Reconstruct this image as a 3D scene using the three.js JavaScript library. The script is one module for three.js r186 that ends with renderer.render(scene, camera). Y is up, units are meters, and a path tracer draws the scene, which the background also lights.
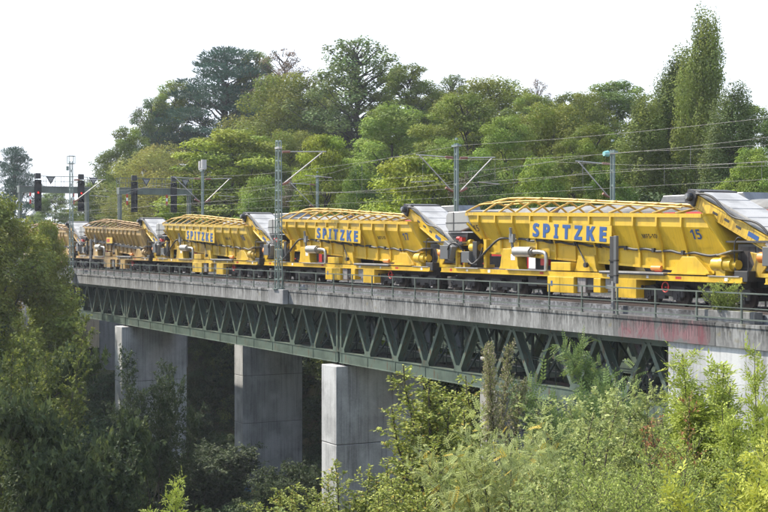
import * as THREE from 'three';
import { mergeGeometries } from 'three/addons/utils/BufferGeometryUtils.js';
import { RoundedBoxGeometry } from 'three/addons/geometries/RoundedBoxGeometry.js';
import { TextGeometry } from 'three/addons/geometries/TextGeometry.js';
import { FontLoader } from 'three/addons/loaders/FontLoader.js';

// ------------------------------------------------------------------ camera, sky, sun, exposure
// x runs along the tracks (to the right), z towards the viewer's bank, y = 0 is the top of the rails of the near track.
const scene = new THREE.Scene();
const camera = new THREE.PerspectiveCamera(21.18, 1024 / 683, 0.5, 1500);
camera.position.set(0, 2.57, 0);
camera.lookAt(-0.8846 * 100, 2.57 - 1.02, -0.4664 * 100);
const renderer = new THREE.WebGLRenderer({ antialias: true });
renderer.setSize(1024, 683);
renderer.toneMapping = THREE.LinearToneMapping;
renderer.toneMappingExposure = 2.1;
renderer.shadowMap.enabled = true;

const SUN = new THREE.Vector3(-0.62, 0.70, 0.30).normalize();
const sun = new THREE.DirectionalLight(new THREE.Color(1, 0.91, 0.77), 5.0);
sun.position.copy(SUN).multiplyScalar(200).add(new THREE.Vector3(-70, 0, -40));
sun.target.position.set(-70, 0, -40);
sun.castShadow = true;
Object.assign(sun.shadow.camera, { left: -120, right: 120, top: 90, bottom: -90, near: 10, far: 500 });
sun.shadow.mapSize.set(4096, 4096);
scene.add(sun, sun.target);
{ // hazy summer sky: white low down, pale blue overhead, brighter round the sun
  const W = 512, H = 256, d = new Float32Array(W * H * 4);
  for (let j = 0; j < H; j++) for (let i = 0; i < W; i++) {
    const el = ((j + 0.5) / H - 0.5) * Math.PI, az = ((i + 0.5) / W - 0.5) * 2 * Math.PI;
    const y = Math.sin(el), x = Math.cos(el) * Math.cos(az), z = Math.cos(el) * Math.sin(az);
    const t = Math.pow(Math.max(0, y), 0.75), c = Math.max(0, x * SUN.x + y * SUN.y + z * SUN.z);
    const glow = 0.35 * Math.pow(c, 6) + 0.5 * Math.pow(c, 40);
    const k = 4 * (j * W + i);
    d[k] = 0.78 * (1 - t) + 0.24 * t + glow; d[k + 1] = 0.82 * (1 - t) + 0.35 * t + glow * 0.97; d[k + 2] = 0.87 * (1 - t) + 0.58 * t + glow * 0.92; d[k + 3] = 1;
  }
  const t = new THREE.DataTexture(d, W, H, THREE.RGBAFormat, THREE.FloatType);
  t.mapping = THREE.EquirectangularReflectionMapping; t.magFilter = THREE.LinearFilter; t.minFilter = THREE.LinearFilter; t.needsUpdate = true;
  scene.background = t; scene.environment = t;
}
scene.fog = new THREE.FogExp2(new THREE.Color(0.86, 0.92, 1.0), 0.0002);

// ------------------------------------------------------------------ helpers
function rng(seed) { let a = seed >>> 0; return () => { a = (a + 0x6D2B79F5) | 0; let t = Math.imul(a ^ (a >>> 15), 1 | a); t = (t + Math.imul(t ^ (t >>> 7), 61 | t)) ^ t; return ((t ^ (t >>> 14)) >>> 0) / 4294967296; }; }
const V = (x, y, z) => new THREE.Vector3(x, y, z);
const lerp = (a, b, t) => a + (b - a) * t;
const clamp = (x, a = 0, b = 1) => Math.min(b, Math.max(a, x));
const sstep = (a, b, x) => { const t = clamp((x - a) / (b - a)); return t * t * (3 - 2 * t); };
function table(xs, ys, x) { if (x <= xs[0]) return ys[0]; for (let i = 1; i < xs.length; i++) if (x < xs[i]) { return lerp(ys[i - 1], ys[i], (x - xs[i - 1]) / (xs[i] - xs[i - 1])); } return ys[ys.length - 1]; }
const hash2 = (x, y, s) => { let h = Math.imul(x | 0, 374761393) ^ Math.imul(y | 0, 668265263) ^ Math.imul(s | 0, 2246822519); h = Math.imul(h ^ (h >>> 13), 1274126177); return ((h ^ (h >>> 16)) >>> 0) / 4294967296; };
function vnoise(x, y, px, py, s) { // tiles after px, py cells
  const xi = Math.floor(x), yi = Math.floor(y), fx = x - xi, fy = y - yi, u = fx * fx * (3 - 2 * fx), v = fy * fy * (3 - 2 * fy);
  const m = (a, p) => ((a % p) + p) % p, h = (a, b) => hash2(m(a, px), m(b, py), s);
  return lerp(lerp(h(xi, yi), h(xi + 1, yi), u), lerp(h(xi, yi + 1), h(xi + 1, yi + 1), u), v);
}
function fbm(u, v, nx, ny, oct, s) { let a = 0, w = 0.5, t = 0; for (let o = 0; o < oct; o++) { a += w * vnoise(u * nx, v * ny, nx, ny, s + o); t += w; w *= 0.5; nx *= 2; ny *= 2; } return a / t; }
const names = {};
const numbered = (n) => { const k = names[n] = (names[n] ?? -1) + 1; return k ? `${n}_${String(k).padStart(3, '0')}` : n; };
const cs = (g) => { g.castShadow = true; g.receiveShadow = true; return g; };
function clean(g) { // non-indexed, with box-projected uv in metres
  g = g.index ? g.toNonIndexed() : g;
  if (!g.attributes.normal) g.computeVertexNormals();
  for (const k of Object.keys(g.attributes)) if (!['position', 'normal', 'uv'].includes(k)) g.deleteAttribute(k);
  if (g.userData.keepUV) return g;
  const p = g.attributes.position, n = g.attributes.normal, uv = new Float32Array(p.count * 2);
  for (let i = 0; i < p.count; i++) {
    const ax = Math.abs(n.getX(i)), ay = Math.abs(n.getY(i)), az = Math.abs(n.getZ(i));
    if (ax >= ay && ax >= az) { uv[2 * i] = p.getZ(i); uv[2 * i + 1] = p.getY(i); } else if (ay >= az) { uv[2 * i] = p.getX(i); uv[2 * i + 1] = p.getZ(i); } else { uv[2 * i] = p.getX(i); uv[2 * i + 1] = p.getY(i); }
  }
  g.setAttribute('uv', new THREE.BufferAttribute(uv, 2));
  return g;
}
const merged = (gs) => { gs = [].concat(gs).map(clean); return gs.length > 1 ? mergeGeometries(gs) : gs[0]; };
function part(name, gs, m, parent) { const o = cs(new THREE.Mesh(merged(gs), m)); o.name = name; if (parent) parent.add(o); return o; }
const parts = (name, gs, m, parent) => gs.map((g) => part(name, [].concat(g), m, parent));
function tag(o, label, category, group, kind) { if (label) o.userData.label = label; if (category) o.userData.category = category; if (group) o.userData.group = group; if (kind) o.userData.kind = kind; return o; }
function thing(name, label, category, x = 0, y = 0, z = 0, group) { const o = new THREE.Group(); o.name = numbered(name); o.position.set(x, y, z); scene.add(o); return tag(o, label, category, group); }
function struct(name, gs, m) { const o = part(numbered(name), gs, m, scene); o.userData.kind = 'structure'; return o; }
function copy(src, label, x, y, z) { const o = src.clone(); o.name = numbered(src.name.replace(/_\d+$/, '')); o.userData = { ...src.userData, label }; o.position.set(x, y, z); scene.add(o); return o; }
const box = (x0, x1, y0, y1, z0, z1) => new THREE.BoxGeometry(x1 - x0, y1 - y0, z1 - z0).translate((x0 + x1) / 2, (y0 + y1) / 2, (z0 + z1) / 2);
const rbox = (x0, x1, y0, y1, z0, z1, r = 0.02) => new RoundedBoxGeometry(x1 - x0, y1 - y0, z1 - z0, 1, r).translate((x0 + x1) / 2, (y0 + y1) / 2, (z0 + z1) / 2);
function beam(a, b, w, h, up = V(0, 1, 0), ext = 0) { // w across, h along up
  const d = b.clone().sub(a), L = d.length() + 2 * ext, X = d.normalize(), Z = X.clone().cross(up).normalize(), Y = Z.clone().cross(X);
  return new THREE.BoxGeometry(L, h, w).applyMatrix4(new THREE.Matrix4().makeBasis(X, Y, Z)).translate((a.x + b.x) / 2, (a.y + b.y) / 2, (a.z + b.z) / 2);
}
function rod(a, b, r, seg = 8, r2 = r) {
  const d = b.clone().sub(a), L = d.length();
  return new THREE.CylinderGeometry(r2, r, L, seg).applyQuaternion(new THREE.Quaternion().setFromUnitVectors(V(0, 1, 0), d.normalize())).translate((a.x + b.x) / 2, (a.y + b.y) / 2, (a.z + b.z) / 2);
}
const tube = (pts, r, n = 24, seg = 6) => new THREE.TubeGeometry(new THREE.CatmullRomCurve3(pts), n, r, seg, false);
function prism(pts, z0, z1, bevel = 0) { // outline in x, y pushed out along z
  const s = new THREE.Shape(pts.map(([x, y]) => new THREE.Vector2(x, y)));
  return new THREE.ExtrudeGeometry(s, { depth: z1 - z0 - 2 * bevel, bevelEnabled: bevel > 0, bevelSize: bevel, bevelThickness: bevel, bevelOffset: -bevel, bevelSegments: 1 }).translate(0, 0, z0 + bevel);
}
const cylZ = (x, y, z0, z1, r, seg = 20) => new THREE.CylinderGeometry(r, r, z1 - z0, seg).rotateX(Math.PI / 2).translate(x, y, (z0 + z1) / 2);
const cylX = (x0, x1, y, z, r, seg = 16) => new THREE.CylinderGeometry(r, r, x1 - x0, seg).rotateZ(Math.PI / 2).translate((x0 + x1) / 2, y, z);

// ------------------------------------------------------------------ surfaces
function dataTex(w, h, f, srgb, rx, ry) { // f(u, v) -> [r, g, b] 0..1 ; repeats every rx by ry metres
  const d = new Uint8Array(w * h * 4);
  for (let j = 0; j < h; j++) for (let i = 0; i < w; i++) { const c = f((i + 0.5) / w, (j + 0.5) / h), k = 4 * (j * w + i); for (let q = 0; q < 3; q++) d[k + q] = 255 * clamp(c[q]); d[k + 3] = 255; }
  const t = new THREE.DataTexture(d, w, h, THREE.RGBAFormat);
  t.wrapS = t.wrapT = THREE.RepeatWrapping; t.magFilter = THREE.LinearFilter; t.minFilter = THREE.LinearMipmapLinearFilter; t.repeat.set(1 / rx, 1 / ry); t.needsUpdate = true;
  if (srgb) t.colorSpace = THREE.SRGBColorSpace;
  return t;
}
const g3 = (x) => [x, x, x];
const mat = (rgb, rough = 0.6, metal = 0, more = {}) => { const m = new THREE.MeshStandardMaterial({ roughness: rough, metalness: metal, ...more }); m.color.setRGB(...rgb); return m; };
const wear = dataTex(512, 512, (u, v) => { // grime on painted steel, streaks running down
  const a = fbm(u, v, 6, 6, 5, 3), s = fbm(u, v, 60, 3, 3, 9), b = fbm(u, v, 24, 24, 3, 21);
  const k = 1 - 0.24 * sstep(0.45, 0.75, a) - 0.14 * sstep(0.5, 0.8, s) - 0.1 * b; return [k, k * 0.985, k * 0.95];
}, false, 4, 4);
const wearHeavy = dataTex(512, 512, (u, v) => {
  const a = fbm(u, v, 5, 5, 5, 43), s = fbm(u, v, 70, 3, 3, 49), b = fbm(u, v, 20, 20, 3, 51), d = sstep(0.35, 0.7, a) * 0.45 + sstep(0.4, 0.75, s) * 0.4 + 0.15 * b;
  return [1 - 0.75 * d, 1 - 0.8 * d, 1 - 0.7 * d];
}, false, 3.2, 3.2);
const rustTex = dataTex(512, 512, (u, v) => { // old green paint: dull patches, rust spots and runs
  const a = fbm(u, v, 7, 7, 5, 143), q = fbm(u, v, 30, 12, 4, 149), run = fbm(u, v, 80, 3, 3, 151), rust = sstep(0.66, 0.74, q) * 0.7 + sstep(0.68, 0.8, run) * 0.35, k = 1 - 0.35 * sstep(0.4, 0.7, a);
  return [lerp(k, 1.0, rust), lerp(k, 0.45, rust), lerp(k, 0.3, rust)];
}, false, 5, 5);
const roughTex = dataTex(256, 256, (u, v) => g3(0.55 + 0.45 * fbm(u, v, 8, 8, 4, 5)), false, 2, 2);
const concreteTex = dataTex(1024, 1024, (u, v) => { // board-marked concrete with stains, 8 m
  const board = vnoise(u * 40, 0.5, 40, 1, 7), a = fbm(u, v, 5, 5, 5, 13), s = fbm(u, v, 90, 4, 4, 17), f = fbm(u, v, 128, 128, 2, 19), pit = vnoise(u * 200, v * 200, 200, 200, 23) > 0.985 ? 0.75 : 1;
  const k = (0.9 + 0.14 * board - 0.32 * sstep(0.38, 0.72, a) - 0.20 * sstep(0.5, 0.74, s) + 0.16 * (f - 0.5)) * pit; return [k, k, k * 1.01];
}, false, 8, 8);
const fasciaTex = dataTex(2048, 128, (u, v) => { // weathered deck edge: black run-off from the top, lime and lichen, 40 m by 1 m
  const s = fbm(u, v, 420, 2, 3, 31), s2 = fbm(u, v, 130, 1, 3, 35), a = fbm(u, v, 36, 1, 4, 37), f = fbm(u, v, 600, 16, 2, 39);
  const top = sstep(0.15, 1, v), drip = clamp(sstep(0.42, 0.62, s) * 0.75 + sstep(0.4, 0.65, s2) * 0.6), k0 = 1 - 0.72 * drip * (0.5 + 0.5 * top) - 0.3 * a + 0.16 * (f - 0.5);
  const white = sstep(0.62, 0.8, fbm(u, v, 260, 2, 3, 41)) * (1 - top * 0.5) * 0.22, li = sstep(0.66, 0.76, fbm(u, v, 26, 1, 3, 45)) * sstep(0.45, 0.7, fbm(u, v, 300, 6, 3, 47)) * 0.6;
  const k = k0 + white; return [lerp(k, 0.62, li), lerp(k * 0.995, 0.52, li), lerp(k * 1.0, 0.22, li)];
}, false, 40, 1);
const groundTex = dataTex(512, 512, (u, v) => { const a = fbm(u, v, 8, 8, 5, 61), b = fbm(u, v, 60, 60, 3, 63); const k = 0.5 + 0.6 * b; return [lerp(0.30, 0.16, a) * k, lerp(0.21, 0.20, a) * k, lerp(0.13, 0.08, a) * k]; }, false, 12, 12);
const stoneTex = dataTex(512, 512, (u, v) => { const a = vnoise(u * 90, v * 90, 90, 90, 71), b = fbm(u, v, 10, 10, 4, 73); const k = 0.35 + 0.75 * a; return [k * lerp(0.36, 0.26, b), k * lerp(0.27, 0.22, b), k * lerp(0.22, 0.2, b)]; }, false, 3, 3);
const M = {
  hood: mat([0.30, 0.305, 0.31], 0.4, 0, { map: wear }), house: mat([0.075, 0.075, 0.08], 0.55, 0.2, { map: wear }), boardGrey: mat([0.11, 0.115, 0.12], 0.5, 0.2),
  yellowB: mat([0.62, 0.425, 0.045], 0.5, 0, { map: wearHeavy, roughnessMap: roughTex }), yellowC: mat([0.60, 0.39, 0.028], 0.45, 0, { map: (() => { const t = wear.clone(); t.offset.set(0.37, 0.21); t.needsUpdate = true; return t; })(), roughnessMap: roughTex }),
  yellow: mat([0.60, 0.40, 0.03], 0.42, 0, { map: wear, roughnessMap: roughTex }),
  hoop: mat([0.60, 0.39, 0.075], 0.45, 0, { map: wear }),
  dirtyYellow: mat([0.42, 0.28, 0.085], 0.6, 0, { map: wearHeavy, roughnessMap: roughTex }),
  dirtyHoop: mat([0.42, 0.26, 0.09], 0.6, 0, { map: wearHeavy }),
  panelYellow: mat([0.61, 0.41, 0.03], 0.4, 0, { map: wear }),
  blue: mat([0.018, 0.075, 0.24], 0.5), print: mat([0.06, 0.05, 0.03], 0.7),
  white: mat([0.42, 0.42, 0.415], 0.5, 0, { map: wear }), sticker: mat([0.72, 0.72, 0.74], 0.5),
  grey: mat([0.22, 0.23, 0.245], 0.5, 0.2, { map: wear }), lightGrey: mat([0.42, 0.42, 0.42], 0.45, 0.3, { map: wear }),
  steel: mat([0.46, 0.45, 0.43], 0.42, 0.75, { map: wear }), plate: mat([0.30, 0.29, 0.28], 0.55, 0.4, { map: wearHeavy }),
  dark: mat([0.035, 0.036, 0.04], 0.6, 0.1, { map: wear }), black: mat([0.015, 0.015, 0.016], 0.65), iron: mat([0.055, 0.048, 0.044], 0.65, 0.3, { map: wearHeavy }),
  red: mat([0.45, 0.03, 0.025], 0.4, 0, { map: wear }), orange: mat([0.6, 0.2, 0.03], 0.5),
  rail: mat([0.30, 0.25, 0.22], 0.35, 0.8), sleeper: mat([0.26, 0.25, 0.235], 0.85),
  green: mat([0.10, 0.136, 0.112], 0.5, 0, { map: rustTex, roughnessMap: roughTex }), greenDark: mat([0.06, 0.09, 0.075], 0.6, 0, { map: wearHeavy }),
  mast: mat([0.16, 0.22, 0.215], 0.5, 0.15, { map: wear }), railing: mat([0.12, 0.15, 0.137], 0.5, 0.2, { map: wear }),
  concrete: mat([0.26, 0.265, 0.275], 0.85, 0, { map: concreteTex, bumpMap: concreteTex, bumpScale: 0.006 }),
  concreteLight: mat([0.50, 0.515, 0.52], 0.85, 0, { map: concreteTex, bumpMap: concreteTex, bumpScale: 0.006 }),
  fascia: mat([0.26, 0.268, 0.268], 0.85, 0, { map: fasciaTex }), wallDark: mat([0.2, 0.21, 0.23], 0.85, 0, { map: fasciaTex }), slab: mat([0.11, 0.11, 0.11], 0.9, 0, { map: concreteTex }),
  ballast: mat([1, 1, 1], 0.95, 0, { map: stoneTex, bumpMap: stoneTex, bumpScale: 0.05 }),
  ground: mat([0.55, 0.6, 0.5], 0.95, 0, { map: groundTex, bumpMap: groundTex, bumpScale: 0.15 }),
  wire: mat([0.14, 0.14, 0.14], 0.5, 0.5), insulator: mat([0.20, 0.09, 0.06], 0.3), teal: mat([0.2, 0.45, 0.42], 0.4),
  coachRed: mat([0.42, 0.025, 0.025], 0.35), coachRoof: mat([0.19, 0.195, 0.20], 0.85, 0, { map: wear }), glass: mat([0.02, 0.022, 0.026], 0.12, 0),
  bark: mat([0.07, 0.06, 0.05], 0.9, 0, { map: dataTex(128, 256, (u, v) => g3(0.55 + 0.5 * fbm(u, v, 12, 4, 4, 81)), false, 0.7, 1.6) }),
};
{ const lens = M.signalRed = mat([0.2, 0.01, 0.01], 0.3); lens.emissive.setRGB(1, 0.03, 0.02); lens.emissiveIntensity = 0.6; }
function canvasMat(w, h, draw, base = {}) {
  const c = document.createElement('canvas'); c.width = w; c.height = h; const g = c.getContext('2d'); draw(g, w, h);
  const t = new THREE.CanvasTexture(c); t.colorSpace = THREE.SRGBColorSpace; t.magFilter = THREE.LinearFilter;
  return new THREE.MeshStandardMaterial({ map: t, roughness: 0.8, ...base });
}
const font = await new FontLoader().loadAsync('fonts/droid/droid_sans_bold.typeface.json');
function lettering(text, size, depth, stretch = 1, bold = 0) { const g = new TextGeometry(text, { font, size, depth, curveSegments: 4, bevelEnabled: bold > 0, bevelSize: bold, bevelThickness: 0.002, bevelSegments: 1 }); g.computeBoundingBox(); g.translate(-g.boundingBox.min.x, -g.boundingBox.min.y, 0); g.scale(stretch, 1, 1); return g; }
// ------------------------------------------------------------------ terrain
const VS = [-40, 0, 12, 25, 41, 60, 80, 100, 118, 130, 140, 150, 158, 400], VY = [1.6, 0.9, -2.4, -6.2, -10, -14.5, -17, -18.2, -18.8, -17.2, -11, -3.5, -0.75, -0.75];
function terrain(x, z) {
  const s = -x; let h = table(VS, VY, s) + 1.1 * (fbm(x / 300 + 9, z / 300 + 9, 40, 40, 3, 91) - 0.5);
  const far = sstep(-52, -61, z); h = lerp(h, -2.0 + table([60, 110, 150, 200, 260, 330], [2, 5, 11, 18, 18, 8], s) * sstep(-60, -100, z), far);
  const bank = 1 - sstep(37, 39, s); if (bank > 0) h = lerp(h, -0.9, bank * sstep(-35.6, -37.2, z) * (1 - 0.4 * far));
  const emb = sstep(142, 152, s) * sstep(-24, -33, z); h = lerp(h, -0.8, emb * (1 - far));
  return h;
}
{
  const n = 210, x0 = -420, x1 = 120, z0 = -330, z1 = 60, pos = [], uv = [], idx = [];
  for (let j = 0; j <= n; j++) for (let i = 0; i <= n; i++) { const x = lerp(x0, x1, i / n), z = lerp(z0, z1, j / n); pos.push(x, terrain(x, z), z); uv.push(x, z); }
  for (let j = 0; j < n; j++) for (let i = 0; i < n; i++) { const a = j * (n + 1) + i; idx.push(a, a + n + 1, a + 1, a + 1, a + n + 1, a + n + 2); }
  const g = new THREE.BufferGeometry(); g.setAttribute('position', new THREE.Float32BufferAttribute(pos, 3)); g.setAttribute('uv', new THREE.Float32BufferAttribute(uv, 2)); g.setIndex(idx); g.computeVertexNormals(); g.userData.keepUV = true;
  const nn = g.toNonIndexed(); nn.userData.keepUV = true;
  struct('ground', nn, M.ground);
}

// ------------------------------------------------------------------ the viaduct: two parallel single-track truss bridges
const ZC = -36.2, ZC2 = -46.85, TR = -0.4, JOINTS = [40.5, 70.05, 110.5, 140.0], PANELS = [9, 13, 9];
const graffitiFascia = canvasMat(2048, 256, (g, w, h) => { // faded pink paint under black run-off
  const r = rng(5);
  g.fillStyle = '#7f7e7d'; g.fillRect(0, 0, w, h);
  for (let i = 0; i < 26; i++) { const x = w * (0.06 + 0.86 * r()), ww = 40 + 110 * r(); g.fillStyle = ['rgba(160,104,112,0.4)', 'rgba(146,88,96,0.38)', 'rgba(168,126,130,0.4)'][i % 3]; g.beginPath(); g.ellipse(x, h * (0.3 + 0.5 * r()), ww, h * (0.2 + 0.4 * r()), r() - 0.5, 0, 7); g.fill(); }
  for (let i = 0; i < 9; i++) { g.strokeStyle = `rgba(${120 + 40 * r() | 0},60,74,0.3)`; g.lineWidth = 14 + 20 * r(); g.beginPath(); let x = w * (0.08 + 0.8 * r()); g.moveTo(x, h); for (let k = 0; k < 4; k++) { x += (r() - 0.3) * 160; g.lineTo(x, h * r()); } g.stroke(); }
  for (let i = 0; i < 900; i++) { const x = w * r(), a = r(), k = 20 + 40 * r() | 0; g.fillStyle = `rgba(${k},${k},${k + 2},${0.12 + 0.4 * a * a})`; g.fillRect(x, -10, 2 + 9 * r(), h * (0.15 + 0.95 * r() * r())); }
  for (let i = 0; i < 200; i++) { g.fillStyle = `rgba(165,165,165,${0.15 * r()})`; g.fillRect(w * r(), h * (0.4 + 0.5 * r()), 2 + 5 * r(), h * 0.4 * r()); }
}, { roughness: 0.85, color: new THREE.Color(0.52, 0.54, 0.56) });
function makeTruss(parent, zs, j) { // one girder of one span; zs is its outer side
  const t = new THREE.Group(); t.name = 'truss_girder'; parent.add(t);
  const s0 = JOINTS[j] + 0.14, s1 = JOINTS[j + 1] - 0.14, n = PANELS[j], p = (s1 - s0 - 0.5) / n, sg = Math.sign(zs), zi = zs - sg * 0.44, za = Math.min(zs, zi), zb = Math.max(zs, zi), zm = (zs + zi) / 2;
  const yb = -4.26, yt = -3.7, chord = [box(-s1, -s0, yb, yt, za + 0.03, zb - 0.03), box(-s1, -s0, yt, yt + 0.03, za, zb), box(-s1, -s0, yb - 0.03, yb, za - 0.04, zb + 0.04)];
  const top = [box(-s1, -s0, -1.42, -1.0, za + 0.06, zb - 0.06), box(-s1, -s0, -1.45, -1.42, za + 0.02, zb - 0.02)];
  for (let i = 0; i <= n; i++) { const x = -(s0 + 0.25 + i * p), f = sg > 0 ? zb - 0.03 : za + 0.03; chord.push(prism([[x - 0.40, yt + 0.03], [x + 0.40, yt + 0.03], [x + 0.26, yt + 0.3], [x - 0.26, yt + 0.3]], sg > 0 ? f + 0.002 : f - 0.022, sg > 0 ? f + 0.022 : f - 0.002)); chord.push(box(x - 0.015, x + 0.015, yb, yt, f - 0.0, f + sg * 0.025)); }
  part('lower_chord', chord, M.green, t); part('upper_chord', top, M.green, t);
  const U = V(0, 0, 1);
  for (let i = 0; i < n; i++) for (const e of [0, 1]) {
    const xb = -(s0 + 0.25 + (i + e) * p) + (e ? 0.1 : -0.1), xt = -(s0 + 0.25 + (i + 0.5) * p) + (e ? -0.09 : 0.09), a = V(xb, yt + 0.03, zm), b = V(xt, -1.40, zm);
    const o = (d) => [a.clone().setZ(zm + d), b.clone().setZ(zm + d)];
    part('diagonal', [beam(a, b, 0.10, 0.36, U), beam(...o(0.195), 0.20, 0.028, U), beam(...o(-0.195), 0.20, 0.028, U)], M.green, t);
  }
  for (const s of [s0 + 0.1, s1 - 0.1]) part('end_post', [box(-s - 0.07, -s + 0.07, yt + 0.03, -1.46, za + 0.05, zb - 0.05), box(-s - 0.1, -s + 0.1, yt + 0.03, -1.46, zb - 0.05, zb - 0.02), box(-s - 0.1, -s + 0.1, yt + 0.03, -1.46, za + 0.02, za + 0.05)], M.green, t);
}
function makeRailing(parent, z, s0, s1) {
  const r = new THREE.Group(); r.name = 'railing'; parent.add(r);
  const postG = merged([box(-0.03, 0.03, -0.3, 0.75, -0.03, 0.03), box(-0.07, 0.07, -0.3, -0.28, -0.06, 0.06)]);
  for (let s = s0; s <= s1; s += 2.35) { const m = cs(new THREE.Mesh(postG, M.railing)); m.name = 'post'; m.position.set(-s, 0, z); r.add(m); }
  part('handrail', [box(-s1, -s0, 0.752, 0.80, z - 0.028, z + 0.028)], M.railing, r);
  part('middle_rail', [box(-s1, -s0, 0.24, 0.275, z + 0.032, z + 0.056)], M.railing, r);
  part('lower_rail', [box(-s1, -s0, -0.16, -0.11, z + 0.032, z + 0.044)], M.railing, r);
}
const S0 = 6, S1 = 156;
function makeViaduct() {
  const b = thing('railway_viaduct', 'near railway bridge of green steel trusses under a weathered concrete deck, carrying the yellow wagons', 'bridge', 0, 0, ZC);
  part('deck_slab', [box(-S1, -S0, -0.78, -0.304, -2.74, 2.74)], M.slab, b); parts('cross_beam', [...Array.from({ length: 48 }, (_, i) => { const s = 41 + i * 2.1; return s < 140 ? box(-s - 0.12, -s + 0.12, -1.12, -0.784, -2.1, 2.1) : null; }).filter(Boolean)], M.slab, b);
  let s = S0, i = 0; const r = rng(11);
  const edges = [S0, 14, 22, 29.6, 37.8, 43.7, 48.8, 55, 61.2, 67.4, 73.6, 79.8, 86, 92.2, 98.4, 104.6, 110.8, 117, 123.2, 129.4, 135.6, 141.8, 148, S1];
  for (let k = 0; k + 1 < edges.length; k++) for (const sg of [1, -1]) {
    const a = -edges[k + 1] + 0.012, c = -edges[k] - 0.012, dy = 0.006 * (r() - 0.5), out = 0.01 * (r() - 0.5), z = (q) => sg * (q + out), Z = (q0, q1) => [Math.min(z(q0), z(q1)), Math.max(z(q0), z(q1))];
    const g = merged([box(a, c, -1.15 + dy, -0.42, ...Z(2.742, 2.87)), box(a, c, -0.418, -0.30 + dy, ...Z(2.742, 2.90))]);
    const m = part(sg > 0 && k === 4 ? 'fascia_panel' : 'fascia_panel', g, sg > 0 && k === 4 ? graffitiFascia : M.fascia, b);
    const uv = m.geometry.attributes.uv, p = m.geometry.attributes.position, off = r() * 40;
    for (let q = 0; q < uv.count; q++) if (sg > 0 && k === 4) uv.setXY(q, (p.getX(q) - a) / (c - a), (p.getY(q) + 1.16) / 0.88); else uv.setXY(q, p.getX(q) + off, clamp((p.getY(q) + 1.155) / 0.87, 0.02, 0.98));
    if (sg > 0 && k === 4) m.userData.label = 'deck edge panel with faded pink graffiti';
  }
  for (const zz of [1.98, -2.2]) { const g = box(-S1, -S0, -0.302, 0.02, zz, zz + 0.2), m = part('ballast_wall', [g], M.wallDark, b), uv = m.geometry.attributes.uv, p = m.geometry.attributes.position; for (let q = 0; q < uv.count; q++) uv.setXY(q, p.getX(q) * 0.8, (p.getY(q) + 0.31) / 0.34); }
  const bal = new THREE.PlaneGeometry(S1 - S0, 4.1, 500, 16).rotateX(-Math.PI / 2).translate(-(S0 + S1) / 2, -0.19, -0.01), bp = bal.attributes.position;
  for (let q = 0; q < bp.count; q++) bp.setY(q, -0.2 + 0.09 * vnoise(bp.getX(q) * 3.4, bp.getZ(q) * 3.4 + 50, 4096, 4096, 3) - 0.06 * sstep(1.2, 2, Math.abs(bp.getZ(q) - TR)));
  bal.computeVertexNormals(); tag(part('ballast', [bal], M.ballast, b), null, null, null, 'stuff');
  for (const d of [-0.752, 0.752]) part('rail', [box(-S1, -S0, -0.05, -0.0, TR + d - 0.036, TR + d + 0.036), box(-S1, -S0, -0.13, -0.05, TR + d - 0.009, TR + d + 0.009), box(-S1, -S0, -0.15, -0.13, TR + d - 0.07, TR + d + 0.07)], M.rail, b);
  const sl = []; for (let q = S0 + 0.3; q < S1; q += 0.62) sl.push(new THREE.BoxGeometry(0.26, 0.14, 2.5).translate(-q, -0.222, TR)); tag(part('sleepers', sl, M.sleeper, b), null, null, null, 'stuff');
  for (let j = 0; j < 3; j++) for (const zs of [2.2, -2.2]) makeTruss(b, zs, j);
  for (let j = 0; j < 3; j++) { // floor beams, lateral bracing, inspection walk
    const s0 = JOINTS[j] + 0.39, n = PANELS[j], p = (JOINTS[j + 1] - JOINTS[j] - 0.78) / n, lat = [];
    for (let i = 0; i <= n; i++) { const x = -(s0 + i * p); part('floor_beam', [box(x - 0.09, x + 0.09, -4.2, -3.85, -1.75, 1.75), box(x - 0.05, x + 0.05, -3.85, -1.3, -0.06, 0.06), beam(V(x, -3.8, -1.7), V(x, -1.7, -0.1), 0.09, 0.09), beam(V(x, -3.8, 1.7), V(x, -1.7, 0.1), 0.09, 0.09)], M.greenDark, b); if (i < n) { lat.push(beam(V(x, -4.0, -1.7), V(x - p, -4.0, 1.7), 0.1, 0.08), beam(V(x, -4.09, 1.7), V(x - p, -4.09, -1.7), 0.1, 0.08)); } }
    part('lateral_bracing', lat, M.greenDark, b);
    const a = -(JOINTS[j + 1] - 0.5), c = -(JOINTS[j] + 0.5), w = [box(a, c, -3.82, -3.78, 0.3, 1.0)];
    for (const y of [-3.3, -2.8]) w.push(box(a, c, y, y + 0.04, 1.0, 1.04), box(a, c, y, y + 0.04, 0.26, 0.3));
    for (let x = a; x < c; x += 1.6) w.push(box(x, x + 0.04, -3.78, -2.76, 1.001, 1.041), box(x, x + 0.04, -3.78, -2.76, 0.259, 0.299));
    part('inspection_walkway', w, M.greenDark, b);
  }
  makeRailing(b, 2.78, S0, S1); makeRailing(b, -2.78, S0, S1);
  for (const q of [76.6, 124.2]) part('mast_bracket', [prism([[-q - 1.1, -1.17], [-q + 1.1, -1.17], [-q + 1.1, -0.295], [-q - 1.1, -0.295]], 2.905, 3.25, 0.02)], M.concrete, b);
  return b;
}
const viaduct = makeViaduct();
copy(viaduct, 'parallel railway bridge behind the near one, carrying the red coaches and mostly hidden by it', 0, 0, ZC2);

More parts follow.
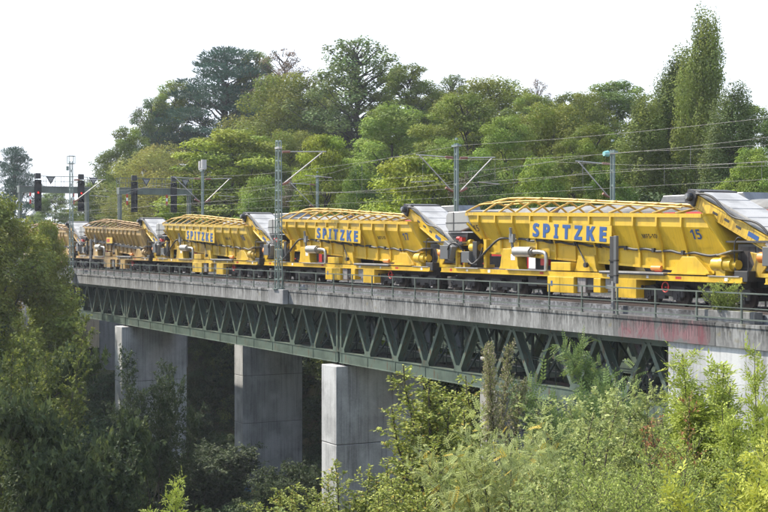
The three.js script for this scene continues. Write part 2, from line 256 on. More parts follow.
// piers: concrete slabs cast in lifts with open joints between them
function makePier(s, label, base, top = -4.42) {
  const p = thing('bridge_pier', label, 'bridge pier', -s, base, ZC, 'concrete piers under the bridges');
  const cuts = [top - base]; for (let y = -4.85 - 4.1 + (s > 100 ? 0 : 0.1); y > base + 1; y -= 4.1) cuts.push(y - base); cuts.push(0);
  for (let i = 0; i + 1 < cuts.length; i++) { const g = rbox(-0.98, 0.98, cuts[i + 1] + (i + 2 < cuts.length ? 0.035 : 0), cuts[i], -2.8, 2.8, 0.035); part('pier_lift', [g.translate(0.004 * (i % 2), 0, 0)], M.concreteLight, p); }
  part('joint_core', [box(-0.93, 0.93, 0, cuts[0] - 0.1, -2.74, 2.74)], M.slab, p);
  for (const z of [1.95, -1.95]) for (const x of [-0.42, 0.42]) part('bearing', [box(x - 0.22, x + 0.22, cuts[0] - 0.002, cuts[0] + 0.063, z - 0.25, z + 0.25), box(x - 0.14, x + 0.14, cuts[0] + 0.062, cuts[0] + 0.125, z - 0.16, z + 0.16)], M.iron, p);
  return p;
}
const pierA = makePier(70.05, 'tall concrete pier nearest the viewer, with a bright sunlit narrow end', -17.5);
copy(pierA, 'concrete pier of the rear bridge, behind the shrubs right of the nearest pier', -70.05, -17.5, ZC2);
const pierB = makePier(110.5, 'farthest left concrete pier under the near bridge, partly behind dark leafy trees', -19.6);
copy(pierB, 'shaded concrete pier of the rear bridge, seen between the two near piers', -110.5, -19.6, ZC2);
const paint = (cols, seed, bg) => canvasMat(512, 128, (g, w, h) => { const r = rng(seed); g.fillStyle = bg; g.fillRect(0, 0, w, h); for (let i = 0; i < 34; i++) { g.strokeStyle = cols[Math.floor(r() * cols.length)]; g.lineWidth = 8 + 16 * r(); g.lineCap = 'round'; g.beginPath(); let x = w * r(), y = h * (0.3 + 0.5 * r()); g.moveTo(x, y); for (let k = 0; k < 3; k++) { g.quadraticCurveTo(x + 60 * (r() - 0.4), y + 70 * (r() - 0.5), x += 70 * (r() - 0.4), y = h * (0.15 + 0.7 * r())); } g.stroke(); } });
function plinth(s, z, base, m, label) { const p = thing('graffiti_wall', label, 'wall', -s + 2.2, base, z); part('wall_block', [rbox(-0.25, 0.25, 0, 2.1, -3.2, 3.2, 0.03)], M.slab, p); const f = part('painted_face', [box(0.252, 0.256, 0.15, 2.0, -3.15, 3.15)], m, p), uv = f.geometry.attributes.uv, q = f.geometry.attributes.position; for (let i = 0; i < uv.count; i++) uv.setXY(i, (3.15 - q.getZ(i)) / 6.3, (q.getY(i) - 0.15) / 1.85); }
plinth(110.5, ZC + 0.3, -19.7, paint(['#b3202e', '#8c1826', '#c43a44', '#1d6a6c', '#2c8a86'], 3, '#4a3034'), 'low wall with red and teal graffiti at the foot of the far left pier');
plinth(110.5, ZC2 + 0.2, -19.7, paint(['#3f9fc4', '#8fc0d0', '#c9762e', '#a7b4bb', '#3a6f96'], 8, '#54606a'), 'low wall with blue and orange graffiti at the foot of the rear pier');

// abutments
{
  const a = thing('bridge_abutment', 'pale concrete abutment wall at the right end of the bridge, under the pink graffiti', 'abutment', -40.5, 0, 0);
  const cuts = [0, 6.2, 12.4, 18.6, 24.8, 33]; for (let i = 0; i + 1 < cuts.length; i++) part('wall_section', [box(cuts[i] + 0.01, cuts[i + 1] - 0.01, -15, -1.165, -34.9, -33.42 + 0.004 * (i % 2))], M.concreteLight, a);
  part('abutment_block', [box(0.02, 33, -15, -1.17, -49.8, -34.92)], M.slab, a);
  const l = thing('bridge_abutment', 'dark concrete abutment at the far left end of the bridge with black graffiti', 'abutment', -140.1, 0, 0);
  part('abutment_block', [box(-14, 0, -20, -1.17, -50, -33.3)], M.concrete, l);
  const gm = canvasMat(1024, 512, (g, w, h) => {
    const r = rng(21); g.fillStyle = '#b3a693'; g.fillRect(0, 0, w, h); for (let i = 0; i < 240; i++) { g.fillStyle = `rgba(70,62,52,${0.12 * r()})`; g.fillRect(w * r(), h * r() - 60, 4 + 24 * r(), 200 * r()); }
    g.strokeStyle = '#17151a'; g.lineCap = 'round'; g.lineWidth = 30;
    for (const pts of [[[60, 200], [60, 90], [130, 70], [150, 220], [110, 330], [170, 400], [240, 300]], [[330, 60], [300, 190], [390, 210], [470, 300]], [[250, 120], [210, 190], [260, 260]]]) { g.beginPath(); g.moveTo(...pts[0]); for (let i = 1; i + 1 < pts.length; i++) g.quadraticCurveTo(...pts[i], (pts[i][0] + pts[i + 1][0]) / 2, (pts[i][1] + pts[i + 1][1]) / 2); g.lineTo(...pts[pts.length - 1]); g.stroke(); }
    g.fillStyle = '#1a181c'; g.beginPath(); g.moveTo(360, 60); g.lineTo(480, 200); g.lineTo(330, 200); g.fill();
    g.font = 'bold 92px sans-serif'; g.fillStyle = '#4d4440'; g.fillText('S 668 46', 500, 300);
    g.fillStyle = '#16151a'; g.fillRect(0, 430, w, h - 430);
  });
  const f = part('painted_face', [box(0.004, 0.02, -9.2, -4.5, -40.3, -33.4)], gm, l), uv = f.geometry.attributes.uv, q = f.geometry.attributes.position; for (let i = 0; i < uv.count; i++) uv.setXY(i, (-33.4 - q.getZ(i)) / 6.9, (q.getY(i) + 9.2) / 4.7);
}
// tracks beyond the viaduct on the far bank
for (const [zc, lab] of [[ZC, 'ballast'], [ZC2, 'ballast']]) {
  const g = [box(-400, -S1 - 0.02, -0.9, -0.19, zc - 2.6, zc + 2.3)]; struct('trackbed', g, M.ballast);
  const t = thing('railway_track', zc === ZC ? 'track on the far bank beyond the near bridge, under the yellow wagons' : 'track on the far bank beyond the rear bridge', 'track', -S1, 0, zc);
  for (const d of [-0.752, 0.752]) part('rail', [box(-240, -0.05, -0.15, 0, TR + d - 0.036, TR + d + 0.036)], M.rail, t);
}
{ // dry creeper hanging at the corner of the abutment
  const r = rng(33), t = thing('dry_creeper', 'bare dry twigs hanging in front of the dark truss at the abutment corner', 'plant', -41.0, -4.6, -33.5), st = (p, n, d, w) => { const pts = [p.clone()], q = d.clone(); for (let i = 0; i < n; i++) { q.add(V((r() - 0.5) * w, (r() - 0.5) * w * 0.6, (r() - 0.5) * w)).normalize(); pts.push(pts[i].clone().addScaledVector(q, 0.22)); } return pts; };
  for (let i = 0; i < 5; i++) { const p = st(V(-0.5 + 0.3 * i, 0, 0), 14, V(0.1 * (i - 3), 1, 0), 0.35); part('twig', [tube(p, 0.014, 30, 4)], M.bark, t); for (let k = 4; k < 14; k += 2) part('side_twig', [tube(st(p[k], 4, V(r() - 0.6, 0.4, 0.2), 0.6), 0.008, 10, 3)], M.bark, t); }
}
// ------------------------------------------------------------------ hopper wagons (u runs from the left coupling to the right, near side is +z)
const WL = 23.2, ZT = ZC + TR;
const rimY = (u) => 4.11 - 0.0225 * u, b1Y = (u) => 3.64 - 0.0249 * u, b2Y = (u) => 2.93 - 0.0475 * u, boY = (u) => 2.27 - 0.0405 * u;
const ridgeY = (u) => table([2.7, 4.5, 7, 18.2, 20], [4.52, 4.68, 4.66, 4.05, 3.86], u);
const PROF = [[1.46, rimY], [1.47, b1Y], [1.10, b2Y], [1.08, boY]];
function quadStrip(rows) { // rows of equal length of Vector3
  const pos = []; for (let i = 0; i + 1 < rows.length; i++) for (let k = 0; k + 1 < rows[i].length; k++) { const a = rows[i][k], b = rows[i][k + 1], c = rows[i + 1][k + 1], d = rows[i + 1][k]; pos.push(...a, ...b, ...c, ...a, ...c, ...d); }
  const g = new THREE.BufferGeometry(); g.setAttribute('position', new THREE.Float32BufferAttribute(pos, 3)); g.computeVertexNormals(); return g;
}
function makeWagon(kind, label) {
  const w = thing('hopper_wagon', label, 'railway wagon', 0, 0, ZT, 'hopper wagons on the near track');
  const old = kind === 'old', Y = old ? M.dirtyYellow : M.yellow, H = old ? M.dirtyHoop : M.hoop, P = (n, g, m, p = w) => part(n, g, m, p);
  // hopper shell
  const endL = [2.95, 3.3, 3.95, 4.35], endR = [20.62, 20.98, 21.9, 21.05], us = [0, 0.06, 0.25, 0.5, 0.75, 1];
  for (const sg of [1, -1]) { const rows = us.map((f) => PROF.map(([z, y], i) => { const u = lerp(endL[i], endR[i], f); return V(u, y(u), sg * (f === 0 ? z * 0.86 : z)); })); P('hopper_side', quadStrip(sg > 0 ? rows.map((r) => r.slice().reverse()) : rows), Y); }
  for (const [e, f, sg] of [[endL, 0.86, -1], [endR, 1, 1]]) P('hopper_end', quadStrip([1, -1].map((s) => PROF.map(([z, y], i) => V(e[i], y(e[i]), s * z * f)))), Y);
  P('hopper_floor', quadStrip([1, -1].map((s) => [V(endL[3], boY(4.35) + 0.25, s * 1.08), V(endR[3], boY(21) + 0.25, s * 1.08)])), M.black);
  for (const sg of [1, -1]) for (const g of [beam(V(4.05, rimY(4.05) - 0.07, sg * 1.5), V(20.62, rimY(20.62) - 0.07, sg * 1.5), 0.1, 0.16), beam(V(2.93, rimY(2.9) - 0.1, sg * 1.28), V(4.05, rimY(4.05) - 0.07, sg * 1.5), 0.09, 0.14), beam(V(4.3, boY(4.3) - 0.02, sg * 1.09), V(20.9, boY(20.9) - 0.02, sg * 1.09), 0.08, 0.1)]) P('rim', [g], Y);
  parts('end_rim', [beam(V(2.93, rimY(2.9) - 0.1, -1.28), V(2.93, rimY(2.9) - 0.1, 1.28), 0.09, 0.14), beam(V(20.62, rimY(20.6) - 0.07, -1.5), V(20.62, rimY(20.6) - 0.07, 1.5), 0.1, 0.16)], Y, w);
  for (let i = 0; i < (old ? 14 : 11); i++) {
    const u = old ? 4.5 + i * 1.15 : 4.5 + i * 1.495;
    for (const sg of [1, -1]) { const g = []; for (let k = 0; k < 3; k++) g.push(beam(V(u, PROF[k][1](u) - (k ? 0 : 0.15), sg * (PROF[k][0] + 0.045)), V(u, PROF[k + 1][1](u) - (k === 2 ? 0.06 : 0), sg * (PROF[k + 1][0] + 0.045)), 0.10, 0.10, V(0, 0, 1))); P('rib', g, Y); }
  }
  parts('end_rib', [0, 1].flatMap((q) => [-1, 1].map((sg) => beam(V(q ? 20.7 : 3.0, 3.5, sg * (q ? 1.47 : 1.26)), V(q ? 21.9 : 3.93, q ? b2Y(21.9) : b2Y(4), sg * (q ? 1.12 : 0.97)), 0.09, 0.09, V(1, 0, 0)))), Y, w);
  // hoops and ridge
  for (let i = 0; i < 12; i++) {
    const u = 3.2 + i * 1.42 + (i ? 0.2 : 0), pts = [], y0 = rimY(u), y1 = ridgeY(u);
    for (let k = 0; k <= 12; k++) { const a = Math.PI * k / 12; pts.push(V(u + 0.1 * Math.sin(a), y0 + (y1 - y0) * (1 - Math.pow(Math.abs(Math.cos(a)), 1.7 - 0.03 * u)), 1.46 * Math.cos(a))); }
    P('hoop', [tube(pts, 0.05, 24, 6)], H);
  }
  parts('ridge_pipe', [tube([V(2.9, ridgeY(2.9) - 0.05, 0), V(4.6, ridgeY(4.6), 0), V(8, ridgeY(8), 0), V(13, ridgeY(13), 0), V(18.2, ridgeY(18.2), 0), V(19.2, 3.95, 0), V(20.6, rimY(20.6), 0)], 0.055, 40, 6), tube([V(3.3, ridgeY(3) - 0.12, 0.75), V(8, ridgeY(8) - 0.12, 0.78), V(18.6, ridgeY(18.6) - 0.06, 0.78)], 0.035, 24, 5), tube([V(3.3, ridgeY(3) - 0.12, -0.75), V(8, ridgeY(8) - 0.12, -0.78), V(18.6, ridgeY(18.6) - 0.06, -0.78)], 0.035, 24, 5)], H, w);
  // name board
  if (!old) {
    const n = new THREE.Group(); n.name = 'name_board'; n.position.set(9.0, 0, 1.53); n.rotation.z = -Math.atan(0.044); n.position.y = 3.52; w.add(n);
    P('board', [box(0, 6.1, -0.76, 0, 0, 0.03)], M.panelYellow, n);
    const g = lettering('SPITZKE', 0.60, 0.012); g.computeBoundingBox(); const bb = g.boundingBox, lw = bb.max.x - bb.min.x;
    // wide spacing: letter by letter
    let x = 0.27; const ls = 'SPITZKE'.split('').map((c) => { const q = lettering(c, 0.56, 0.012, c === 'I' ? 1.15 : 1.32, 0.022); q.computeBoundingBox(); const b = q.boundingBox; q.scale(1, 0.63 / (b.max.y - b.min.y), 1).translate(0, -b.min.y - 0.695, 0.031); return [q, b.max.x]; });
    const gap = (5.5 - ls.reduce((a, l) => a + l[1], 0)) / 6;
    P('lettering', ls.map(([q, wd]) => { const o = q.translate(x, 0, 0); x += wd + gap; return o; }), M.blue, n);
    P('number_plate_print', [lettering('MFS-100', 0.2, 0.004).rotateX(0.49).translate(16.9, 2.72, 1.345)], M.print);
    w.userData.numberSpot = 1;
  } else {
    const n = P('logo_board', [box(11.2, 13.0, b2Y(12) + 0.1, b2Y(12) + 0.62, 1.5, 1.53)], M.panelYellow); P('logo_print', [box(11.35, 12.2, b2Y(12) + 0.2, b2Y(12) + 0.5, 1.531, 1.535)], M.red, n);
    P('ledge', [beam(V(5, b2Y(5) + 0.02, 1.2), V(20.4, b2Y(20.4) + 0.02, 1.2), 0.14, 0.14)], M.dark);
  }
  // cables, bracket pipe, lever
  const cab = []; for (let u = 6.8; u <= 21.2; u += 0.45) cab.push(V(u, b2Y(u) + 0.13 + 0.035 * Math.sin(u * 4.19), 1.19));
  P('cable', [tube([V(3.6, 1.55, 1.2), V(4.3, 1.75, 1.35), V(5.0, 2.2, 1.32), V(6.0, 2.72, 1.25), ...cab], 0.055, 160, 6), ...[8.4, 10.2, 12, 13.8, 15.6, 17.4, 19.2].map((u) => box(u - 0.07, u + 0.07, b2Y(u) + 0.05, b2Y(u) + 0.22, 1.12, 1.27))], M.dark);
  P('upright_pipe', [rod(V(7.3, 2.1, 1.35), V(7.3, 3.25, 1.5), 0.07, 10), box(7.18, 7.5, 2.55, 2.95, 1.36, 1.5)], M.grey);
  P('lever', [rod(V(12.1, 2.6, 1.24), V(13.1, 1.62, 1.42), 0.035, 6), cylZ(13.12, 1.58, 1.36, 1.5, 0.11, 12)], M.dark);
  // muffler and exhaust
  const mu = P('muffler', [new THREE.CylinderGeometry(0.24, 0.24, 1.35, 20).rotateZ(Math.PI / 2).translate(8.15, 2.12, 1.32), cylX(7.38, 7.5, 2.12, 1.32, 0.18, 16), cylX(8.8, 8.92, 2.12, 1.32, 0.16, 16)], M.steel);
  P('exhaust_pipe', [tube([V(8.85, 2.12, 1.32), V(9.6, 2.11, 1.33), V(9.95, 2.02, 1.34), V(10.02, 1.7, 1.35), V(10.0, 1.32, 1.35)], 0.095, 30, 10)], M.steel, mu);
  // legs
  const leg = (u0, u1, t0, t1, y1, z) => prism([[u0, 1.30], [u1, 1.30], [u1 - 0.12, 1.45], [t1, y1], [t0, y1], [u0 + 0.12, 1.45]], z - 0.5, z, 0.012);
  for (const sg of [1, -1]) for (const [u0, u1, t0, t1] of [[5.95, 7.7, 6.25, 7.5], [12.05, 13.75, 12.35, 13.5], [18.5, 20.85, 19.2, 20.0]]) { const z = sg > 0 ? 1.28 : -0.8; P('hopper_leg', [leg(u0, u1, t0, t1, u0 > 18 ? b2Y(19.6) : boY(u1) + 0.3, z), ...(u0 > 18 ? [box(u0 + 0.05, u1 - 0.05, 1.31, 1.36, z + 0.002, z + 0.17)] : [])], Y); }
  P('leg_sticker', [box(7.0, 7.35, 1.72, 2.0, 1.281, 1.286)], M.sticker);
  P('corner_post', [box(4.55, 4.78, 1.31, 2.7, 1.05, 1.25), box(4.5, 4.83, 1.9, 2.05, 1.04, 1.27)], Y);
  // platform frame
  for (const sg of [1, -1]) P('solebar', [box(0.75, 22.75, 1.08, 1.26, sg > 0 ? 1.3 : -1.42, sg > 0 ? 1.42 : -1.3), box(0.75, 22.75, 1.04, 1.08, sg > 0 ? 1.22 : -1.47, sg > 0 ? 1.47 : -1.22)], Y);
  P('deck_plate', [box(0.78, 22.72, 1.2, 1.262, -1.298, 1.298)], M.plate);
  parts('walkway_plate', [box(6.9, 10.2, 1.268, 1.30, 0.7, 1.52), box(2.2, 4.4, 1.268, 1.31, 0.6, 1.5), box(14.2, 18.4, 1.30, 1.36, 0.5, 1.55), box(20.9, 22.6, 1.268, 1.30, 0.6, 1.45)], M.lightGrey, w);
  P('walkway_edge', [box(14.2, 18.4, 1.24, 1.298, 1.45, 1.53)], M.dark);
  parts('centre_sill', [box(1.0, 22.2, 0.62, 1.198, -0.5, 0.5), box(3.8, 19.2, 0.75, 1.19, -1.1, -0.55)], M.iron, w);
  // boxes slung below
  P('battery_box', [rbox(10.35, 12.35, 0.34, 1.038, 0.85, 1.52), box(11.28, 11.31, 0.36, 1.02, 1.521, 1.53)], Y);
  P('upper_box', [rbox(10.5, 12.0, 1.305, 1.68, 0.6, 1.44)], Y); P('box_mark', [box(10.62, 10.75, 0.62, 0.85, 1.521, 1.526)], M.blue);
  P('equipment_box', [rbox(12.45, 13.05, 0.38, 1.03, 0.9, 1.4)], M.plate); P('equipment_box', [rbox(13.12, 13.6, 0.5, 1.03, 0.8, 1.35)], M.dark);
  P('small_box', [rbox(13.75, 14.25, 0.42, 1.03, 1.1, 1.5)], Y); parts('valve_box', [box(14.4, 14.9, 0.6, 1.03, 0.9, 1.35), box(15.0, 15.25, 0.5, 1.03, 1.0, 1.4)], M.grey, w);
  P('fuel_tank', [prism([[-0.6, 1.038], [-0.6, 0.62], [0.35, 0.28], [1.5, 0.28], [1.5, 1.038]], 0, 1.35, 0.02).rotateY(-Math.PI / 2).translate(16.65, 0, 0)], Y);
  P('tank_cap', [cylX(16.653, 16.7, 0.75, 1.2, 0.07, 10)], M.dark);
  P('tank_mark', [box(15.6, 15.75, 0.7, 0.85, 1.482, 1.487)], M.red);
  parts('brake_cylinder', [cylX(9.0, 9.9, 0.75, 1.0, 0.2, 14), box(8.2, 8.9, 0.55, 1.03, 0.6, 1.1)], M.dark, w);
  parts('engine_block', [box(7.9, 10.6, 1.31, 1.95, -0.9, 0.5), box(10.7, 12.0, 1.31, 1.8, -0.8, 0.4)], M.dark, w);
  P('extinguisher', [cylX(17.3, 17.9, 1.52, 1.2, 0.11, 10)], M.orange);
  P('red_valve', [box(9.2, 9.75, 1.5, 1.85, 0.9, 1.1)], M.red);
  // bogies
  const wheelG = merged([cylZ(0, 0, -0.07, 0.065, 0.42, 24), cylZ(0, 0, -0.10, -0.07, 0.45, 24), cylZ(0, 0, 0.065, 0.12, 0.12, 14)]), boxG = merged([box(-0.2, 0.2, -0.16, 0.2, 0.14, 0.36), cylZ(0, 0, 0.36, 0.4, 0.12, 12), new THREE.CylinderGeometry(0.1, 0.1, 0.3, 10).translate(-0.28, 0.12, 0.26), new THREE.CylinderGeometry(0.1, 0.1, 0.3, 10).translate(0.28, 0.12, 0.26)]);
  for (const c of [2.1, 6.25, 17.78, 21.45]) {
    const b = new THREE.Group(); b.name = 'bogie'; b.position.set(c, 0, 0); w.add(b);
    for (const x of [-0.9, 0.9]) for (const sg of [1, -1]) { const m = cs(new THREE.Mesh(wheelG, M.iron)); m.name = 'wheel'; m.position.set(x, 0.42, sg * 0.75); if (sg < 0) m.rotation.y = Math.PI; b.add(m); const q = cs(new THREE.Mesh(boxG, M.dark)); q.name = 'axle_box'; q.position.set(x, 0.42, sg * 0.75); if (sg < 0) q.rotation.y = Math.PI; b.add(q); }
    for (const sg of [1, -1]) P('side_frame', [prism([[-1.35, 0.62], [-0.5, 0.42], [0.5, 0.42], [1.35, 0.62], [1.35, 0.8], [0.55, 0.82], [0.3, 0.66], [-0.3, 0.66], [-0.55, 0.82], [-1.35, 0.8]], sg > 0 ? 0.98 : -1.08, sg > 0 ? 1.08 : -0.98, 0.015), box(-0.22, 0.22, 0.30, 0.42, sg > 0 ? 0.93 : -1.13, sg > 0 ? 1.13 : -0.93)], M.dark, b);
    parts('axle', [-0.9, 0.9].map((x) => cylZ(x, 0.42, -0.68, 0.68, 0.08, 10)), M.iron, b); P('bolster', [box(-0.25, 0.25, 0.5, 0.62, -0.97, 0.97)], M.iron, b);
  }
  [[1.6, 0.22, 0.12], [3.2, 0.16, 0.1], [5.2, 0.2, 0.14], [9.6, 0.3, 0.1], [14.6, 0.24, 0.13], [17.2, 0.14, 0.12], [19.0, 0.34, 0.1], [21.8, 0.18, 0.13]].forEach(([u, lw, lh], i) => P('label_plate', [box(u, u + lw, 1.17 - lh / 2, 1.17 + lh / 2, 1.421, 1.425)], i % 3 ? M.sticker : M.red));
  P('handwheel', [new THREE.TorusGeometry(0.2, 0.025, 6, 18).translate(18.3, 0.78, 1.35), cylZ(18.3, 0.78, 1.15, 1.36, 0.03, 6)], M.red);
  parts('coupling', [box(-0.3, 1.0, 0.85, 1.1, -0.18, 0.18), box(22.2, 22.9, 0.85, 1.1, -0.18, 0.18)], M.black, w);
  // transfer conveyor over the end of the next wagon
  const c = new THREE.Group(); c.name = 'transfer_conveyor'; c.position.set(1.35, 1.98, 0); c.rotation.z = -Math.atan(2.2 / 5.2); w.add(c);   // local x from -5.7 (head) to 0 (foot)
  const C = (n, g, m) => P(n, g, m, c);
  for (const sg of [1, -1]) C('side_beam', [box(-5.5, 0.2, -0.14, 0.30, sg > 0 ? 0.86 : -0.96, sg > 0 ? 0.96 : -0.86), box(-5.5, 0.2, 0.302, 0.35, sg > 0 ? 0.8 : -1.0, sg > 0 ? 1.0 : -0.8), box(-5.5, 0.2, -0.18, -0.142, sg > 0 ? 0.82 : -1.0, sg > 0 ? 1.0 : -0.82)], Y);
  parts('top_rail', [box(-5.5, 0.1, 0.40, 0.47, 0.86, 0.98), box(-5.5, 0.1, 0.40, 0.47, -0.98, -0.86)], M.grey, c);
  C('belt_cover', [box(-5.2, 0.15, 0.50, 0.54, -0.83, 0.83), box(-5.2, 0.15, 0.352, 0.499, 0.78, 0.83), box(-5.2, 0.15, 0.352, 0.499, -0.83, -0.78)], M.white);
  parts('cover_seam', [-4.4, -3.5, -2.6, -1.7, -0.8].map((x) => box(x - 0.02, x + 0.02, 0.541, 0.553, -0.82, 0.82)), M.lightGrey, c);
  parts('belt', [box(-5.6, 0.2, -0.06, -0.03, -0.78, 0.78), box(-5.6, 0.2, 0.2, 0.22, -0.78, 0.78)], M.black, c);
  parts('roller', [cylZ(-5.65, 0.1, -0.8, 0.8, 0.2, 16), cylZ(0.3, 0.08, -0.8, 0.8, 0.18, 16)], M.dark, c);
  C('head_motor', [new THREE.CylinderGeometry(0.17, 0.17, 0.3, 14).rotateX(Math.PI / 2).translate(-5.6, 0.2, 1.1), box(-5.85, -5.3, -0.1, 0.42, 0.97, 1.08)], M.dark); C('motor_cap', [new THREE.CylinderGeometry(0.1, 0.12, 0.08, 14).rotateX(Math.PI / 2).translate(-5.6, 0.2, 1.28)], M.grey);
  C('head_chute', [prism([[-5.95, 0.30], [-5.9, 0.40], [-5.3, 0.56], [-5.28, 0.50], [-5.8, 0.33]], -0.95, 0.95, 0.01)], M.dark);
  parts('beam_slot', [-4.3, -3.6, -2.9].map((x) => box(x, x + 0.3, 0.02, 0.12, 0.962, 0.966)), M.dark, c); C('warning_label', [box(-2.2, -1.6, -0.02, 0.16, 0.962, 0.966)], M.blue); parts('beam_slot', [-1.2, -0.7].map((x) => box(x, x + 0.2, 0.02, 0.14, 0.962, 0.966)), M.sticker, c);
  C('foot_box', [rbox(-0.75, 0.1, -0.35, 0.42, 0.98, 1.3)], M.grey); parts('cross_frame', [box(-5.3, -5.2, -0.2, 0.3, -0.85, 0.85), box(-2.6, -2.5, -0.2, -0.06, -0.85, 0.85)], Y, c);
  const hose = []; for (let k = 0; k <= 20; k++) { const t = k / 20; hose.push(V(-5.3 + 4.2 * t, 0.42 + 0.16 * Math.sin(t * 9) + 0.12 * Math.sin(t * 3), 1.1)); } C('hose', [tube(hose, 0.045, 60, 6)], M.dark);
  // turntable under the conveyor foot, and the grey machinery round it
  P('turntable_bracket', [prism([[-0.55, 1.4], [0.1, 1.4], [0.35, 1.65], [0.25, 2.1], [-0.5, 2.2], [-0.3, 1.75]], 0.5, 1.0, 0.02), box(-0.4, 2.0, 1.27, 1.42, -1.0, 1.0)], Y);
  P('turntable', [new THREE.CylinderGeometry(0.9, 0.95, 0.16, 28).translate(1.2, 1.345, 0)], M.iron);
  P('pivot_frame', [box(1.55, 1.68, 1.3, 2.15, 0.85, 1.05), box(2.3, 2.42, 1.3, 2.15, 0.85, 1.05), box(1.55, 2.42, 2.05, 2.16, 0.86, 1.04)], Y);
  parts('control_cabinet', [rbox(2.7, 3.45, 1.55, 2.1, 0.9, 1.42), rbox(0.55, 1.35, 1.7, 2.4, 1.02, 1.4)], M.boardGrey, w); P('valve_block', [rbox(3.5, 3.9, 1.42, 2.6, 1.0, 1.25)], M.dark);
  parts('hydraulic_motor', [cylX(2.2, 2.9, 2.55, 0.9, 0.16, 12), cylX(3.0, 3.9, 2.3, 1.0, 0.2, 12)], Y, w); parts('red_coupling', [cylX(2.0, 2.3, 2.75, 1.2, 0.1, 10), box(2.3, 2.6, 2.6, 2.8, 1.1, 1.3)], M.red, w);
  parts('hose', [tube([V(2.9, 2.0, 1.3), V(2.4, 2.5, 1.5), V(1.6, 2.4, 1.45), V(1.1, 2.0, 1.3)], 0.04, 20, 6), tube([V(3.4, 1.7, 1.45), V(3.9, 1.5, 1.5), V(4.4, 1.8, 1.4), V(4.6, 2.3, 1.35)], 0.04, 20, 6)], M.dark, w);
  // discharge hood at the high end of the hopper
  const h = P('discharge_hood', [prism([[0.75, 3.95], [0.95, 4.1], [2.85, 4.12], [3.2, 3.3], [2.2, 3.1], [1.0, 3.1], [0.7, 3.35]], -1.15, 1.15, 0.05)], M.hood);
  P('hood_skirt', [prism([[0.72, 3.045], [2.75, 3.045], [2.6, 2.45], [1.7, 2.4]], -1.05, 1.05, 0.02)], M.dark, h); parts('hood_seam', [box(0.72, 3.0, 3.52, 3.56, 1.151, 1.165), box(1.5, 1.54, 3.08, 4.08, 1.166, 1.18), box(1.05, 2.3, 3.06, 3.12, 1.151, 1.18)], M.dark, h);
  // machinery at the low end
  parts('machine_house', [rbox(22.0, 24.6, 1.5, 2.5, -1.2, 0.95), box(21.5, 24.9, 2.55, 2.62, -1.2, 1.1), prism([[22.2, 2.78], [24.8, 2.63], [24.8, 2.78], [22.2, 3.15]], -0.9, 0.8)], M.house, w);
  parts('house_panel', [box(22.15, 22.95, 1.62, 2.4, 0.951, 0.97), box(23.1, 24.4, 1.62, 2.4, 0.951, 0.97)], M.iron, w); P('house_motor', [cylX(23.4, 24.1, 2.0, 1.15, 0.2, 12)], M.orange);
  P('gear_motor', [cylX(21.05, 22.1, 1.72, 1.22, 0.26, 16), cylX(22.1, 22.35, 1.72, 1.22, 0.18, 14), box(21.3, 21.8, 1.3, 1.5, 1.0, 1.4), cylX(21.5, 21.7, 1.72, 1.22, 0.3, 16)], Y); P('motor_hood', [beam(V(21.5, 2.08, 1.25), V(22.3, 2.25, 1.25), 0.6, 0.04)], M.lightGrey);
  parts('handrail', [tube([V(22.3, 1.28, 1.35), V(22.3, 2.6, 1.35), V(22.5, 2.75, 1.35), V(22.55, 2.7, 1.3)], 0.025, 20, 6), tube([V(23.0, 1.28, 1.35), V(23.0, 2.2, 1.35)], 0.025, 8, 6)], M.dark, w);
  P('end_box', [rbox(22.3, 23.0, 1.1, 1.5, 0.4, 1.4)], M.dark);
  return w;
}
const U0 = 61.2;
const wag = makeWagon('new', 'nearest yellow hopper wagon, marked 15, with the largest blue lettering');
wag.position.x = -U0;
const others = [[-1, 'yellow hopper wagon cut off at the right edge, its conveyor above wagon 15', ''], [1, 'yellow hopper wagon marked 17, behind the green lattice mast', '17'], [2, 'yellow hopper wagon with the smallest blue name board', '16']];
const extra = [[wag, '15']];
for (const [k, label, no] of others) extra.push([copy(wag, label, -U0 - k * WL, 0, ZT), no]);
for (const [w, no] of extra) { delete w.userData.numberSpot; if (!no) continue; const f = (u, y) => [u, y]; part('number_print', [lettering(no, 0.42, 0.004).rotateX(0.42).translate(19.92, b1Y(20) - 0.47, 1.36)], M.blue, w); part('number_print', [lettering(no, 0.34, 0.004).rotateX(0.42).translate(3.85, b1Y(4) - 0.45, 1.32)], M.print, w); }
for (const [w, m] of [[extra[2][0], M.yellowC], [extra[3][0], M.yellowB], [extra[1][0], M.yellowB]]) w.traverse((o) => { if (o.material === M.yellow) o.material = m; });
const oldW = makeWagon('old', 'dirty tan hopper wagon right of the dark lattice mast, with a small logo plate');
oldW.position.x = -U0 - 3 * WL;
copy(oldW, 'dirty tan hopper wagon farthest left, half hidden by the leafy tree', -U0 - 4 * WL, 0, ZT);
copy(oldW, 'last dirty hopper wagon at the far end of the train, behind the leafy tree', -U0 - 5 * WL, 0, ZT);

